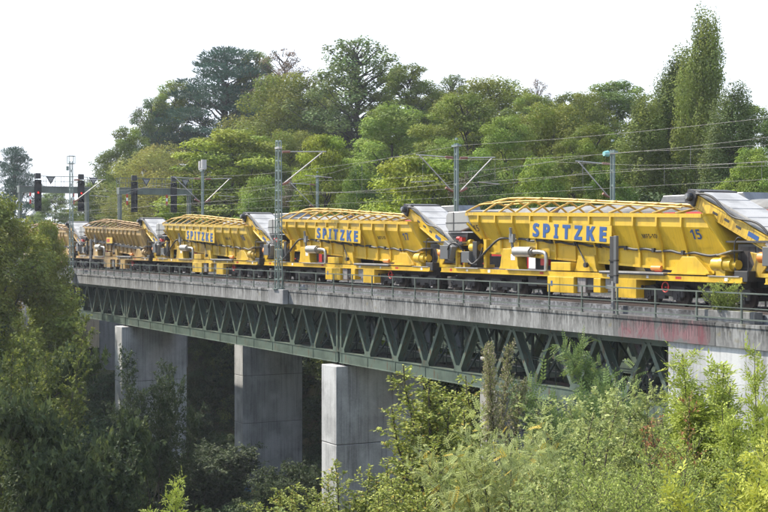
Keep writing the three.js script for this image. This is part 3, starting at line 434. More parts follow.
// ------------------------------------------------------------------ red double-deck coaches on the rear bridge
function makeCoach() {
  const L = 26.6, c = thing('passenger_coach', 'red passenger coach behind wagon 15, its grey roof and roof unit showing above the hoops', 'railway coach', -66, 0, ZC2 + TR, 'red coaches on the rear bridge');
  const prof = []; for (const [z, y] of [[1.38, 0.45], [1.39, 1.2], [1.39, 2.9], [1.36, 3.5], [1.24, 4.1]]) prof.push([z, y]);
  const side = (m) => prof.map(([z, y]) => [m * z, y]);
  const ring = [...side(1), ...side(-1).reverse()];
  const ex = (pts, x0, x1) => new THREE.ExtrudeGeometry(new THREE.Shape(pts.map(([z, y]) => new THREE.Vector2(-z, y))), { depth: x1 - x0, bevelEnabled: false }).rotateY(Math.PI / 2).translate(x0, 0, 0);
  part('body', [ex(ring, 0.3, L - 0.3)], M.coachRed, c);
  const roof = []; for (let k = 0; k <= 14; k++) { const a = Math.PI * k / 14; roof.push([1.24 * Math.cos(a) / Math.pow(Math.abs(Math.cos(a)) ** 2.6 + Math.abs(Math.sin(a)) ** 2.6, 1 / 2.6), 4.102 + 0.55 * Math.sin(a) / Math.pow(Math.abs(Math.cos(a)) ** 2.6 + Math.abs(Math.sin(a)) ** 2.6, 1 / 2.6)]); }
  part('roof', [ex(roof, 0.34, L - 0.34)], M.coachRoof, c);
  for (let i = 0; i < 9; i++) for (const y of [1.0, 2.75]) { const x = 2.4 + i * 2.5; part('window', [rbox(x, x + 1.9, y, y + 0.7, 1.355, 1.405, 0.015)], M.glass, c); }
  part('white_stripe', [box(0.5, L - 0.5, 2.05, 2.2, 1.391, 1.396)], M.sticker, c);
  part('door', [box(0.9, 2.1, 0.5, 2.6, 1.392, 1.41)], M.sticker, c); part('door', [box(L - 2.1, L - 0.9, 0.5, 2.6, 1.392, 1.41)], M.sticker, c);
  part('roof_unit', [prism([[9, 4.58], [15.6, 4.58], [15.3, 5.0], [9.3, 5.0]], -0.85, 0.85, 0.05), box(10, 11, 4.78, 4.92, 0.851, 0.86), box(12, 13.4, 4.78, 4.92, 0.851, 0.86)], M.grey, c);
  part('underframe', [box(0.5, L - 0.5, 0.2, 0.449, -1.2, 1.2), box(-0.3, L + 0.3, 0.8, 1.1, -0.2, 0.2)], M.dark, c);
  for (const x of [3.5, L - 3.5]) part('bogie', [box(x - 1.7, x + 1.7, 0.4, 0.5, -0.75, 1.05), box(x - 1.6, x + 1.6, 0.25, 0.7, 1.0, 1.12), ...[-1.25, 1.25].flatMap((d) => [cylZ(x + d, 0.46, 0.68, 0.82, 0.46), cylZ(x + d, 0.46, -0.82, -0.68, 0.46)])], M.iron, c);
  return c;
}
const coach = makeCoach();
[['red passenger coach behind the white conveyor between wagons 17 and 15', -66 - 26.9], ['red passenger coach behind wagon 17, little more than its pale roof showing', -66 - 53.8], ['red passenger coach at the right edge, pale roof behind the cut-off wagon', -66 + 26.9]].forEach(([l, x]) => copy(coach, l, x, 0, ZC2 + TR));
// ------------------------------------------------------------------ overhead line: masts, arms, wires
function latticeMast(label, x, y, z, h, w = 0.42, top = 0) {
  const m = thing('lattice_mast', label, 'mast', x, y, z), t = 0.055, w1 = w * 0.72;
  const at = (f, sx, sz) => V(sx * lerp(w, w1, f) / 2, f * h, sz * lerp(w * 0.7, w1 * 0.7, f) / 2);
  for (const sx of [-1, 1]) parts('mast_leg', [-1, 1].map((sz) => beam(at(0, sx, sz), at(1, sx, sz), t, t, V(1, 0, 0))), M.mast, m);
  const n = Math.round(h / 0.62); for (let i = 0; i <= n; i++) { const f = i / n; for (const sz of [-1, 1]) { } parts('cross_batten', [beam(at(f, -1, 1), at(f, 1, 1), 0.05, 0.09), beam(at(f, -1, -1), at(f, 1, -1), 0.05, 0.09)], M.mast, m); if (i < n && i % 2 === 0) parts('side_brace', [beam(at(f, 1, -1), at((i + 1) / n, 1, 1), 0.03, 0.03), beam(at(f, -1, 1), at((i + 1) / n, -1, -1), 0.03, 0.03)], M.mast, m); }
  part('base_plate', [box(-w * 0.8, w * 0.8, 0, 0.06, -w * 0.7, w * 0.7)], M.mast, m);
  return m;
}
function arm(m, h, dir, reach = 2.7, lo = 1.75) { // cantilever towards the track; dir is +1 for +z
  const a = new THREE.Group(); a.name = 'cantilever_arm'; m.add(a); const z0 = dir * 0.25, z1 = dir * reach;
  part('top_tube', [rod(V(0, h - 0.35, z0), V(0.0, h - 0.25, z1), 0.032)], M.lightGrey, a);
  part('diagonal_tube', [rod(V(0, h - lo - 0.6, z0), V(0, h - 0.3, z1 * 0.92), 0.036)], M.lightGrey, a);
  part('steady_arm', [rod(V(0, h - lo, z1 * 0.55), V(0, h - lo - 0.1, z1 * 1.12), 0.022)], M.lightGrey, a);
  parts('insulator', [rod(V(0, h - 0.36, z0), V(0, h - 0.33, dir * 0.75), 0.075, 10), rod(V(0, h - lo - 0.6, z0), V(0, h - lo - 0.38, dir * 0.72), 0.075, 10)], M.insulator, a);
}
const mA = latticeMast('green lattice mast fixed to the deck edge in front of wagon 17', -76.6, -0.29, ZC + 3.05, 9.0); arm(mA, 8.7, -1, 3.2);
part('lamp_head', [box(-0.12, 0.5, 8.5, 8.62, 0.0, 0.2)], M.lightGrey, mA);
const mB = latticeMast('dark lattice mast on the deck edge with a small crown, by the signal gantries', -124.2, -0.29, ZC + 3.05, 10.2); arm(mB, 8.9, -1, 3.2);
part('mast_crown', [box(-0.4, 0.4, 10.0, 10.05, -0.3, 0.3), ...[-0.37, 0, 0.37].flatMap((x) => [box(x - 0.025, x + 0.025, 10.05, 10.7, 0.25, 0.29), box(x - 0.025, x + 0.025, 10.05, 10.7, -0.29, -0.25)]), box(-0.4, 0.4, 10.7, 10.75, -0.3, 0.3), box(-0.3, -0.05, 9.4, 9.8, 0.2, 0.4)], M.mast, mB);
const zMid = (ZC + ZC2) / 2;
function twinMast(label, x, z, h, dirs) { const m = thing('catenary_mast', label, 'mast', x, -0.9, z); for (const d of [-0.13, 0.13]) part('mast_leg', [box(d - 0.035, d + 0.035, 0, h + 0.9, -0.07, 0.07)], M.mast, m); parts('batten', Array.from({ length: 11 }, (_, i) => box(-0.095, 0.095, i * 0.9 + 0.5, i * 0.9 + 0.62, -0.05, 0.05)), M.mast, m); part('mast_head', [box(-0.35, 0.35, h + 0.7, h + 0.82, -0.14, 0.14)], M.mast, m); for (const d of dirs) arm(m, h + 0.4, d); return m; }
twinMast('double armed steel mast behind the white conveyor left of wagon 15', -69.6, zMid, 8.4, [1, -1]);
const mC = twinMast('double armed steel mast with a switch on top, behind the third name board', -112.5, zMid, 8.9, [1, -1]);
part('switch_gear', [box(-0.5, -0.2, 9.9, 10.5, -0.2, 0.2), box(0.15, 0.45, 9.9, 10.6, -0.2, 0.2), box(-0.6, 0.6, 9.75, 9.9, -0.15, 0.15)], M.lightGrey, mC);
const mD = twinMast('slim mast with a teal cap left of the poplars, beyond the rear bridge', -66.3, ZC2 - 3.6, 8.1, [1]); part('insulator_cap', [new THREE.CylinderGeometry(0.14, 0.2, 0.3, 12).rotateX(Math.PI / 2).translate(0, 8.75, 0.5)], M.teal, mD);
twinMast('slim grey mast above wagon 17, beyond the rear bridge', -108.1, ZC2 - 3.6, 8.4, [1]);
function wire(name, label, pts, r = 0.007) { const o = part(numbered(name), [new THREE.TubeGeometry(new THREE.CatmullRomCurve3(pts, false, 'centripetal'), 60, r, 5)], M.wire, scene); tag(o, label, 'wire', 'overhead wires'); return o; }
const span = (y, z, sag, xs) => { const p = []; for (let i = 0; i + 1 < xs.length; i++) for (let k = 0; k < 6; k++) { const t = k / 6; p.push(V(lerp(xs[i], xs[i + 1], t), y - 4 * sag * t * (1 - t), z)); } p.push(V(xs[xs.length - 1], y, z)); return p; };
const XS = [40, -22, -69, -112, -150, -200];
wire('contact_wire', 'contact wire over the near track', [V(40, 5.6, ZT), V(-200, 5.6, ZT)]); wire('contact_wire', 'contact wire over the rear track', [V(40, 5.6, ZC2 + TR), V(-200, 5.6, ZC2 + TR)]);
wire('carrier_wire', 'sagging carrier wire over the near track', span(7.4, ZT, 1.0, XS)); wire('carrier_wire', 'sagging carrier wire over the rear track', span(7.4, ZC2 + TR, 1.0, XS));
wire('feeder_wire', 'feeder wire along the middle masts', span(8.2, zMid + 0.3, 0.4, XS), 0.008);
wire('feeder_wire', 'feeder wire along the far masts', span(7.9, ZC2 - 3.4, 0.4, [40, -22, -66.3, -108.1, -150, -200]), 0.008); wire('feeder_wire', 'upper feeder wire along the far masts', span(6.9, ZC2 - 3.4, 0.5, [40, -22, -66.3, -108.1, -150, -200]), 0.008);
{ const d = []; const g = []; for (const z of [ZT, ZC2 + TR]) for (let x = 30; x > -200; x -= 7.3) { const k = XS.findIndex((v) => v < x), t = (x - XS[k - 1]) / (XS[k] - XS[k - 1]); g.push(box(x - 0.007, x + 0.007, 5.6, 7.4 - 4 * t * (1 - t), z - 0.007, z + 0.007)); } const o = part('dropper_wires', g, M.wire, scene); tag(o, 'thin vertical dropper wires between carrier and contact wires', 'wire', null, 'stuff'); }

// ------------------------------------------------------------------ signal gantries on the far bank
function signal(p, x, y, z, lit) {
  const s = new THREE.Group(); s.name = 'signal'; s.position.set(x, y, z); p.add(s);
  part('screen', [rbox(-0.1, 0, -2.9, 0.5, -0.38, 0.38, 0.04)], M.black, s);
  parts('lamp_hood', [0.2, -0.9, -1.7, -2.5].map((h) => new THREE.CylinderGeometry(0.17, 0.17, 0.35, 12, 1, true).rotateZ(Math.PI / 2).translate(0.18, h, 0)), M.black, s);
  part('top_lamp_box', [rbox(-0.3, 0.1, 0.6, 1.2, -0.3, 0.3, 0.05)], M.dark, s);
  if (lit) part('signal_light', [cylX(0.02, 0.05, -0.9, 0, 0.11, 14)], M.signalRed, s);
  const tr = part('triangle_board', [prism([[-0.5, 0.3], [0.5, 0.3], [0, -0.55]], 0, 0.03).rotateY(Math.PI / 2).translate(0.02, 0.55, -1.35)], M.dark, s); part('triangle_face', [prism([[-0.33, 0.2], [0.33, 0.2], [0, -0.36]], 0.031, 0.035).rotateY(Math.PI / 2).translate(0.02, 0.55, -1.35)], M.grey, s);
  part('marker_plate', [box(0, 0.03, -2.1, -0.9, 0.75, 0.95)], M.red, s); part('marker_band', [box(0.031, 0.034, -1.65, -1.3, 0.75, 0.95)], M.sticker, s);
}
function gantry(label, z0, z1, zs) {
  const g = thing('signal_gantry', label, 'signal gantry', -148.6, -0.8, 0);
  part('beam', [box(-0.5, 0.5, 8.7, 9.35, z0, z1)], M.railing, g); part('grating', [box(-0.6, 0.6, 9.36, 9.42, z0, z1)], M.grey, g);
  for (const z of [z0 + 0.2, z1 - 0.2]) part('gantry_leg', [box(-0.35, -0.15, 0, 8.7, z - 0.15, z + 0.15), box(0.15, 0.35, 0, 8.7, z - 0.15, z + 0.15), ...Array.from({ length: 7 }, (_, i) => beam(V(-0.2, 0.4 + i * 1.15, z), V(0.2, 1.2 + i * 1.15, z), 0.06, 0.06, V(0, 0, 1)))], M.railing, g);
  for (const x of [-0.55, 0.55]) { const p = []; for (let z = z0; z <= z1 + 0.01; z += (z1 - z0) / 8) p.push(box(x - 0.02, x + 0.02, 9.42, 10.5, z - 0.02, z + 0.02)); p.push(box(x - 0.02, x + 0.02, 10.5, 10.54, z0, z1), box(x - 0.02, x + 0.02, 9.95, 9.98, z0, z1)); part('guard_rail', p, M.railing, g); }
  for (const [z, lit] of zs) signal(g, 0.62, 9.6, z, lit);
}
gantry('left signal gantry with two dark signals, red lamps lit, behind the lattice mast', -41.6, -33.9, [[-35.9, 1], [-40.6, 1]]);
gantry('right signal gantry over the rear track, in front of the pale green trees', -53.4, -44.9, [[-46.6, 0], [-51.2, 0]]);
// trackside boards and the planted block
function board(label, x, w) { const b = thing('signal_board', label, 'signal board', -x, -0.3, ZC + 2.42); part('post', [box(-0.06, 0.06, 0, 1.3, -0.05, 0.05)], M.grey, b); part('upper_plate', [rbox(-w / 2, w * 0.12, 1.2, 3.1, -0.07, 0.0, 0.01)], M.dark, b); part('side_plate', [rbox(w * 0.13, w / 2, 1.2, 3.12, -0.1, 0.03, 0.015)], M.boardGrey, b); part('fixing_band', [box(-w / 2 - 0.01, w / 2 + 0.01, 2.1, 2.16, -0.11, 0.035), box(-w / 2 - 0.01, w / 2 + 0.01, 1.5, 1.55, -0.11, 0.035)], M.black, b); }
board('narrow dark grey board on a post behind the railing, in front of wagon 15', 44.35, 0.46);
board('dark board on a post beside the railing by the dirty tan wagon', 120.2, 0.62);
{ const p = thing('planter_block', 'pale concrete block behind the railing at the right end of the deck', 'planter', -38.3, -0.3, ZC + 2.42); part('block', [rbox(-0.9, 2.2, 0, 0.42, -0.2, 0.2, 0.02)], M.fascia, p); part('soil', [box(-0.75, 2.0, 0.421, 0.44, -0.15, 0.15)], M.ground, p); }
// ------------------------------------------------------------------ vegetation
function leafMat(rough = 0.75, through = 0.38) { const m = new THREE.MeshPhysicalMaterial({ roughness: rough, transmission: through, thickness: 0, vertexColors: true, specularIntensity: 0.3 }); return m; }
const leafM = leafMat(), needleM = leafMat(0.8, 0.12);
class Leaves { // many small folded leaf blades in one geometry
  constructor() { this.p = []; this.c = []; this.i = []; this.n = 0; }
  blade(o, along, nor, L, W, col, fold = 0.22) { // base, tip, two folded sides
    const ax = along.x, ay = along.y, az = along.z, sx = ay * nor.z - az * nor.y, sy = az * nor.x - ax * nor.z, sz = ax * nor.y - ay * nor.x, k = this.n, h = W / 2, f = fold * W;
    const mx = o.x + ax * L * 0.45 + nor.x * f, my = o.y + ay * L * 0.45 + nor.y * f, mz = o.z + az * L * 0.45 + nor.z * f;
    this.p.push(o.x, o.y, o.z, mx + sx * h, my + sy * h, mz + sz * h, o.x + ax * L, o.y + ay * L, o.z + az * L, mx - sx * h, my - sy * h, mz - sz * h);
    for (let q = 0; q < 4; q++) this.c.push(col[0], col[1], col[2]);
    this.i.push(k, k + 1, k + 2, k, k + 2, k + 3); this.n += 4;
  }
  build() { const g = new THREE.BufferGeometry(); g.setAttribute('position', new THREE.Float32BufferAttribute(this.p, 3)); g.setAttribute('color', new THREE.Float32BufferAttribute(this.c, 3)); g.setIndex(this.i); const q = g.toNonIndexed(); q.computeVertexNormals(); return q; }
}
class Wood {
  constructor() { this.p = []; this.i = []; this.n = 0; }
  limb(pts, r0, r1, sides = 5) {
    const n = pts.length, b = this.n, U = V(0.3, 0.2, 1).normalize();
    for (let k = 0; k < n; k++) { const d = pts[Math.min(n - 1, k + 1)].clone().sub(pts[Math.max(0, k - 1)]).normalize(), X = d.clone().cross(U).normalize(), Y = d.clone().cross(X), r = lerp(r0, r1, k / (n - 1)); for (let s = 0; s < sides; s++) { const a = 2 * Math.PI * s / sides, c = Math.cos(a) * r, e = Math.sin(a) * r; this.p.push(pts[k].x + X.x * c + Y.x * e, pts[k].y + X.y * c + Y.y * e, pts[k].z + X.z * c + Y.z * e); } }
    for (let k = 0; k + 1 < n; k++) for (let s = 0; s < sides; s++) { const a = b + k * sides + s, c = b + k * sides + (s + 1) % sides; this.i.push(a, c, a + sides, c, c + sides, a + sides); }
    this.n += n * sides;
  }
  build() { const g = new THREE.BufferGeometry(); g.setAttribute('position', new THREE.Float32BufferAttribute(this.p, 3)); g.setIndex(this.i); g.computeVertexNormals(); return clean(g); }
}
const rdir = (r) => { const y = 2 * r() - 1, a = 2 * Math.PI * r(), q = Math.sqrt(1 - y * y); return V(q * Math.cos(a), y, q * Math.sin(a)); };
const LEAF = 1.5, LEAFS = 1.48, shade = (c, k, w = 0) => [LEAF * c[0] * k * (1 + w), LEAF * c[1] * k, LEAF * c[2] * k * (1 - w)];
function bend(a, b, r, n = 6, wob = 0.06) { const L = a.distanceTo(b), p = []; for (let k = 0; k <= n; k++) { const t = k / n, q = a.clone().lerp(b, t); if (k && k < n) q.add(V(r() - 0.5, (r() - 0.5) * 0.5, r() - 0.5).multiplyScalar(L * wob * 2)); p.push(q); } return p; }
// a crown made of leaf clumps round the ends of limbs
function lobedTree(seed, o) {
  const r = rng(seed), lf = new Leaves(), wd = new Wood(), { H, R, y0, lobes, lobeR, squash = 0.75, leaves, L, W, col, env, upBias = 0.3, edge = 0.4, hue = 0.12, lean = 0, limbs = 0.5, up = 0.5, thr = 0.5, needle = 0, alt, altP = 0, streak = 0 } = o;
  const trunkTop = V(lean * R * 0.5, lerp(y0, H, 0.72), 0); wd.limb(bend(V(0, -1.5, 0), trunkTop, r, 8, 0.015), H * (o.thick ?? 0.015), H * 0.004, 8);
  for (let i = 0; i < lobes; i++) {
    const t = (i + r()) / lobes, a = i * 2.39996 + r() * 0.9, rad = R * env(t) * Math.pow(r(), edge), y = lerp(y0, H, t), rl = lobeR * R * (0.65 + 0.7 * r()) * (0.6 + 0.4 * env(t));
    const c = V(rad * Math.cos(a) + lean * R * t * t, y - rl * squash * 0.7 * t, rad * Math.sin(a)), tone = 0.7 + 0.6 * r(), hu = hue * (r() - 0.5) * 2, n = Math.round(leaves / lobes * Math.pow(rl / (lobeR * R), 2) * (0.75 + 0.5 * r()));
    const isAlt = alt && r() < altP;
    if (r() < limbs) { const s = V(lean * R * 0.5 * t, Math.max(y0 * 0.55, y - rad * (0.5 + 0.5 * r()) - H * 0.05), 0); wd.limb(bend(s, c.clone().add(V(0, rl * 0.3, 0)), r, 5, 0.06), H * 0.0055 * (0.6 + r()), H * 0.0014, 5); }
    for (let k = 0; k < n; k++) {
      const d = rdir(r); d.y = d.y * (1 - upBias) + upBias; const q = 0.5 + 0.55 * Math.pow(r(), 0.6), p = V(c.x + d.x * rl * q, c.y + d.y * rl * squash * q * (1 + streak * Math.max(0, d.y)), c.z + d.z * rl * q);
      p.x += (r() - 0.5) * rl * 0.3; p.y += (r() - 0.5) * rl * 0.3; p.z += (r() - 0.5) * rl * 0.3;
      const nor = d.clone().multiplyScalar(0.6).add(V(0, up, 0)).addScaledVector(rdir(r), thr).normalize(); let al = rdir(r).cross(nor).normalize(); if (needle) { al = d.clone().multiplyScalar(0.8).add(V(0, 0.45, 0)).addScaledVector(rdir(r), 0.5).normalize(); nor.cross(al).normalize(); }
      const kk = tone * (0.75 + 0.5 * r()), sz = 0.7 + 0.6 * r();
      lf.blade(p, al, nor, L * sz, W * sz, shade(isAlt || (alt && r() < altP * 0.3) ? alt : col, kk, hu + 0.1 * (r() - 0.5)));
    }
  }
  const rad = [], ys = []; for (let k = 0; k < lf.p.length; k += 12) { rad.push(Math.hypot(lf.p[k] - lean * R * 0.5, lf.p[k + 2])); ys.push(lf.p[k + 1]); } rad.sort((a, b) => a - b); ys.sort((a, b) => a - b);
  return { crown: lf.build(), trunk: wd.build(), H: ys[Math.floor(ys.length * 0.998)], R: rad[Math.floor(rad.length * 0.93)] };
}
const dome = (t) => Math.sqrt(Math.max(0.02, 1 - Math.pow(2 * Math.pow(t, 0.85) - 0.85, 2) / 1.35)), egg = (t) => Math.pow(Math.sin(Math.PI * clamp(0.06 + 0.9 * Math.pow(t, 0.75))), 0.7), pole = (t) => Math.min(1, 0.55 + 1.2 * t) * Math.pow(1 - Math.pow(t, 5), 0.5), cone = (t) => Math.pow(1 - t, 0.7) * (0.75 + 0.25 * Math.sin(t * 22)) + 0.08;
const base = { H: 17, R: 5.2, y0: 2.2, lobes: 125, lobeR: 0.205, leaves: 62000, L: 0.21, W: 0.135, col: [0.115, 0.15, 0.02], env: dome, limbs: 0.3, tone: 0.3 };
const KINDS = {
  round: [[101, base], [102, { ...base, col: [0.09, 0.135, 0.02], lobes: 105, lobeR: 0.22 }]],
  dark: [[103, { ...base, col: [0.055, 0.09, 0.024], lobes: 70, leaves: 34000, limbs: 0.6, edge: 0.3, lobeR: 0.23, altP: 0.1, alt: [0.09, 0.08, 0.05] }]],
  olive: [[104, { ...base, col: [0.135, 0.155, 0.022], lobes: 100, lobeR: 0.24, squash: 1.0, upBias: 0.1, up: 0.25, leaves: 50000 }]],
  lobed: [[105, { ...base, col: [0.165, 0.205, 0.018], lobes: 72, lobeR: 0.27, squash: 0.55, upBias: 0.42, L: 0.26, W: 0.18, leaves: 44000, limbs: 0.4 }]],
  pale: [[106, { ...base, col: [0.15, 0.205, 0.032], lobes: 95, lobeR: 0.23, leaves: 50000, env: egg, hue: 0.08 }]],
  willow: [[107, { ...base, col: [0.20, 0.20, 0.045], lobes: 90, lobeR: 0.24, squash: 1.25, upBias: 0.05, up: 0.2, L: 0.3, W: 0.085, leaves: 50000 }]],
  airy: [[108, { ...base, col: [0.095, 0.13, 0.04], lobes: 170, lobeR: 0.14, leaves: 22000, thick: 0.009, limbs: 1, edge: 0.55, env: egg, L: 0.24, W: 0.15, squash: 1.1 }]],
  bronze: [[109, { ...base, col: [0.115, 0.08, 0.055], lobes: 85, lobeR: 0.18, leaves: 13000, limbs: 1, alt: [0.08, 0.085, 0.04], altP: 0.25 }]],
  pine: [[110, { ...base, H: 18, R: 5, y0: 3, col: [0.036, 0.072, 0.048], lobes: 95, lobeR: 0.26, squash: 0.36, upBias: 0.25, leaves: 34000, L: 0.42, W: 0.075, env: (t) => Math.pow(1 - Math.pow(t, 1.7), 0.75) * 0.95 + 0.12, needle: 1, edge: 0.5, limbs: 0.8, hue: 0.05 }]],
  poplar: [[111, { ...base, H: 22, R: 2.3, y0: 0.8, col: [0.085, 0.115, 0.034], lobes: 85, lobeR: 0.34, squash: 3.6, upBias: 0.3, leaves: 60000, L: 0.16, W: 0.11, env: pole, up: 0.15, edge: 0.6, limbs: 0.4, lean: 0.5 }], [112, { ...base, H: 20, R: 2.3, y0: 0.8, col: [0.12, 0.15, 0.034], lobes: 75, lobeR: 0.36, squash: 3.2, upBias: 0.3, leaves: 56000, L: 0.16, W: 0.11, env: pole, up: 0.15, edge: 0.6, limbs: 0.4, lean: 0.05 }]],
  oak: [[113, { ...base, H: 20, R: 6, y0: 2, col: [0.135, 0.16, 0.024], lobes: 150, lobeR: 0.2, squash: 0.8, leaves: 80000, L: 0.23, W: 0.15, alt: [0.18, 0.14, 0.03], altP: 0.05 }]],
};
const protoCache = {};
function plantTree(kind, x, z, topY, width, label, variant = 0, group) {
  const vs = KINDS[kind], v = variant % vs.length, key = kind + v, [seed, o] = vs[v], p = protoCache[key] ??= lobedTree(seed, o);
  const names = { pine: 'pine_tree', poplar: 'poplar_tree' }, t = thing(names[kind] ?? 'leafy_tree', label, 'tree', x, terrain(x, z), z, group), h = Math.max(3, topY - terrain(x, z));
  const c = cs(new THREE.Mesh(p.crown, kind === 'pine' ? needleM : leafM)); c.name = 'crown'; const w = cs(new THREE.Mesh(p.trunk, M.bark)); w.name = 'trunk'; t.add(c, w);
  const sx = 1.35 * width / (2 * p.R); t.scale.set(sx, h / p.H, sx); t.rotation.y = kind === 'poplar' ? 0.5 : hash2(x * 10, z * 10, 5) * 6.28;
  return t;
}
const TREES = [
  ['pine', -282.9, -63.9, 21.6, 9.4, 'hazy dark pine far away at the left edge, beyond the signal gantries'],
  ['round', -261.6, -66.7, 12.2, 7.7, 'faint hazy tree low behind the left signal gantry'],
  ['round', -206.8, -58.9, 11.6, 5.5, 'small pale tree between the two signal gantries'],
  ['airy', -224.1, -66.0, 17.6, 7.4, 'light slender tree at the left end of the wood, above the right signal gantry'],
  ['round', -219.5, -68.0, 21.4, 7.6, 'pale green tree leaning over the left slope of the wooded hill'],
  ['dark', -231.3, -76.0, 27.5, 7.7, 'dark ragged tree just left of the big blue green pine'],
  ['round', -235.9, -82.0, 31.4, 9.4, 'mid green broad tree touching the left side of the big pine'],
  ['pine', -226.6, -88.0, 36.4, 16.9, 'big blue green pine at the top left of the wooded hill'],
  ['round', -227.4, -94.0, 36.5, 7.9, 'green crown peeping out right behind the big pine'],
  ['bronze', -219.9, -96.0, 36.1, 10.1, 'thin bronze brown crown on the skyline right of the big pine'],
  ['olive', -181.8, -80.0, 26.6, 13.3, 'large olive drooping tree right below the bronze crown'],
  ['airy', -171.2, -86.0, 30.8, 13.4, 'tallest airy tree in the middle of the skyline with thin upright limbs'],
  ['round', -163.7, -90.0, 26.6, 8.7, 'rounded green tree right of the tallest airy tree'],
  ['airy', -175.6, -104.0, 27.3, 6.5, 'thin feathery tree on the skyline with sky showing through'],
  ['olive', -145.5, -92.0, 22.9, 12.0, 'broad olive crown on the skyline above the twin arm mast'],
  ['bronze', -153.0, -104.0, 24.3, 4.0, 'small dark purple crown alone on the skyline'],
  ['round', -134.0, -96.0, 20.2, 6.7, 'low rounded crown on the skyline left of the broad green tree'],
  ['round', -128.1, -98.0, 21.1, 10.0, 'broad green tree on the skyline just left of the poplars'],
  ['willow', -179.2, -60.0, 15.6, 11.7, 'yellowish feathery tree above the third name board wagon'],
  ['lobed', -152.2, -60.0, 15.7, 12.3, 'bright lobed maple like tree in front of the big pine'],
  ['pale', -131.4, -55.0, 9.2, 6.8, 'pale low tree behind the green lattice mast'],
  ['pale', -134.6, -72.0, 17.7, 10.7, 'light green tall tree in the middle of the wood with soft crown'],
  ['lobed', -122.3, -58.0, 13.0, 6.1, 'yellow green tree right of the green lattice mast'],
  ['lobed', -99.8, -56.0, 9.6, 9.2, 'spreading yellow olive tree behind the white conveyor'],
  ['round', -125.4, -76.0, 18.2, 9.0, 'dense dark green tree left of the olive skyline crown'],
  ['pale', -105.3, -68.0, 13.9, 6.0, 'soft green tree in the wood above the hoops of wagon 15'],
  ['olive', -109.4, -76.0, 15.7, 8.1, 'tall olive tree in the right half of the wood'],
  ['pale', -82.1, -56.0, 8.5, 5.3, 'light bushy tree just over the middle of wagon 15'],
  ['round', -94.3, -70.0, 12.4, 5.3, 'green tree half way up the wood left of the slim teal capped mast'],
  ['round', -75.6, -57.0, 7.8, 4.1, 'low dark bush like tree by the slim teal capped mast'],
  ['dark', -93.8, -58.0, 8.5, 4.8, 'shaded green tree right of the twin arm mast'],
  ['round', -108.5, -55.0, 8.8, 5.7, 'green tree low behind wagon 17'],
  ['dark', -126.3, -57.0, 9.2, 5.0, 'shaded green tree low between lattice mast and wagon 17'],
  ['lobed', -157.1, -57.0, 10.3, 6.8, 'yellow green tree low behind the third name board wagon'],
  ['round', -192.7, -60.0, 10.1, 6.4, 'small green tree low behind the right signal gantry'],
  ['round', -107.9, -100.0, 16.7, 5.8, 'hazy blue green tree right of the poplars'],
  ['pale', -69.0, -64.0, 8.7, 4.0, 'pale bush like tree right of the poplars at the picture edge'],
  ['poplar', -80.7, -70.0, 20.0, 3.0, 'tallest poplar, its tip leaning right'],
  ['poplar', -88.1, -72.0, 17.1, 3.4, 'thin poplar left of the tallest one'],
  ['poplar', -85.3, -68.0, 13.8, 3.4, 'shorter poplar at the left of the poplar row'],
  ['poplar', -76.5, -68.0, 13.9, 3.3, 'poplar right of the tallest one'],
  ['poplar', -86.5, -73.0, 17.9, 4.0, 'poplar between the thin one and the tallest one'],
  ['oak', -109.7, -22.5, 6.0, 10.4, 'large sunlit leafy tree at the left edge, covering the end of the bridge'],
  ['oak', -120.3, -30.0, 4.2, 4.0, 'brownish leafy tree beside the bridge end, right of the large leafy tree'],
  ['round', -195.4, -92.0, 26.2, 9.8, 'green crown on the skyline between the olive drooping tree and the tallest airy tree'],
  ['olive', -169.4, -98.0, 23.7, 8.3, 'olive crown on the skyline below the thin feathery tree'],
  ['round', -134.0, -90.0, 19.7, 7.0, 'green crown in the wood just below the small dark purple crown'],
  ['olive', -127.7, -94.0, 19.7, 5.7, 'olive crown on the skyline touching the broad green tree'],
  ['pale', -108.8, -64.0, 12.0, 6.1, 'pale green tree behind the double armed mast'],
  ['olive', -153.6, -68.0, 16.0, 8.6, 'olive tree between the bright lobed tree and the green lattice mast'],
  ['round', -91.7, -66.0, 10.9, 4.9, 'green tree in the wood above the right half of the hoops'],
];
TREES.forEach(([k, x, z, y, w, label], i) => plantTree(k, x, z, y, w, label, i));
// trees of the same bank outside the picture on the left, whose shade falls on the lower left
[[-98, -13.5, 8, 6.5], [-86, -11.5, 7, 6.5], [-72, -8.5, 5.5, 5.5]].forEach(([x, z, y, w], i) => plantTree('round', x, z, y, w, ['broad tree on the slope outside the left edge, farthest away', 'broad tree on the slope outside the left edge, middle of three', 'broad tree on the slope outside the left edge, nearest the viewer'][i], i));

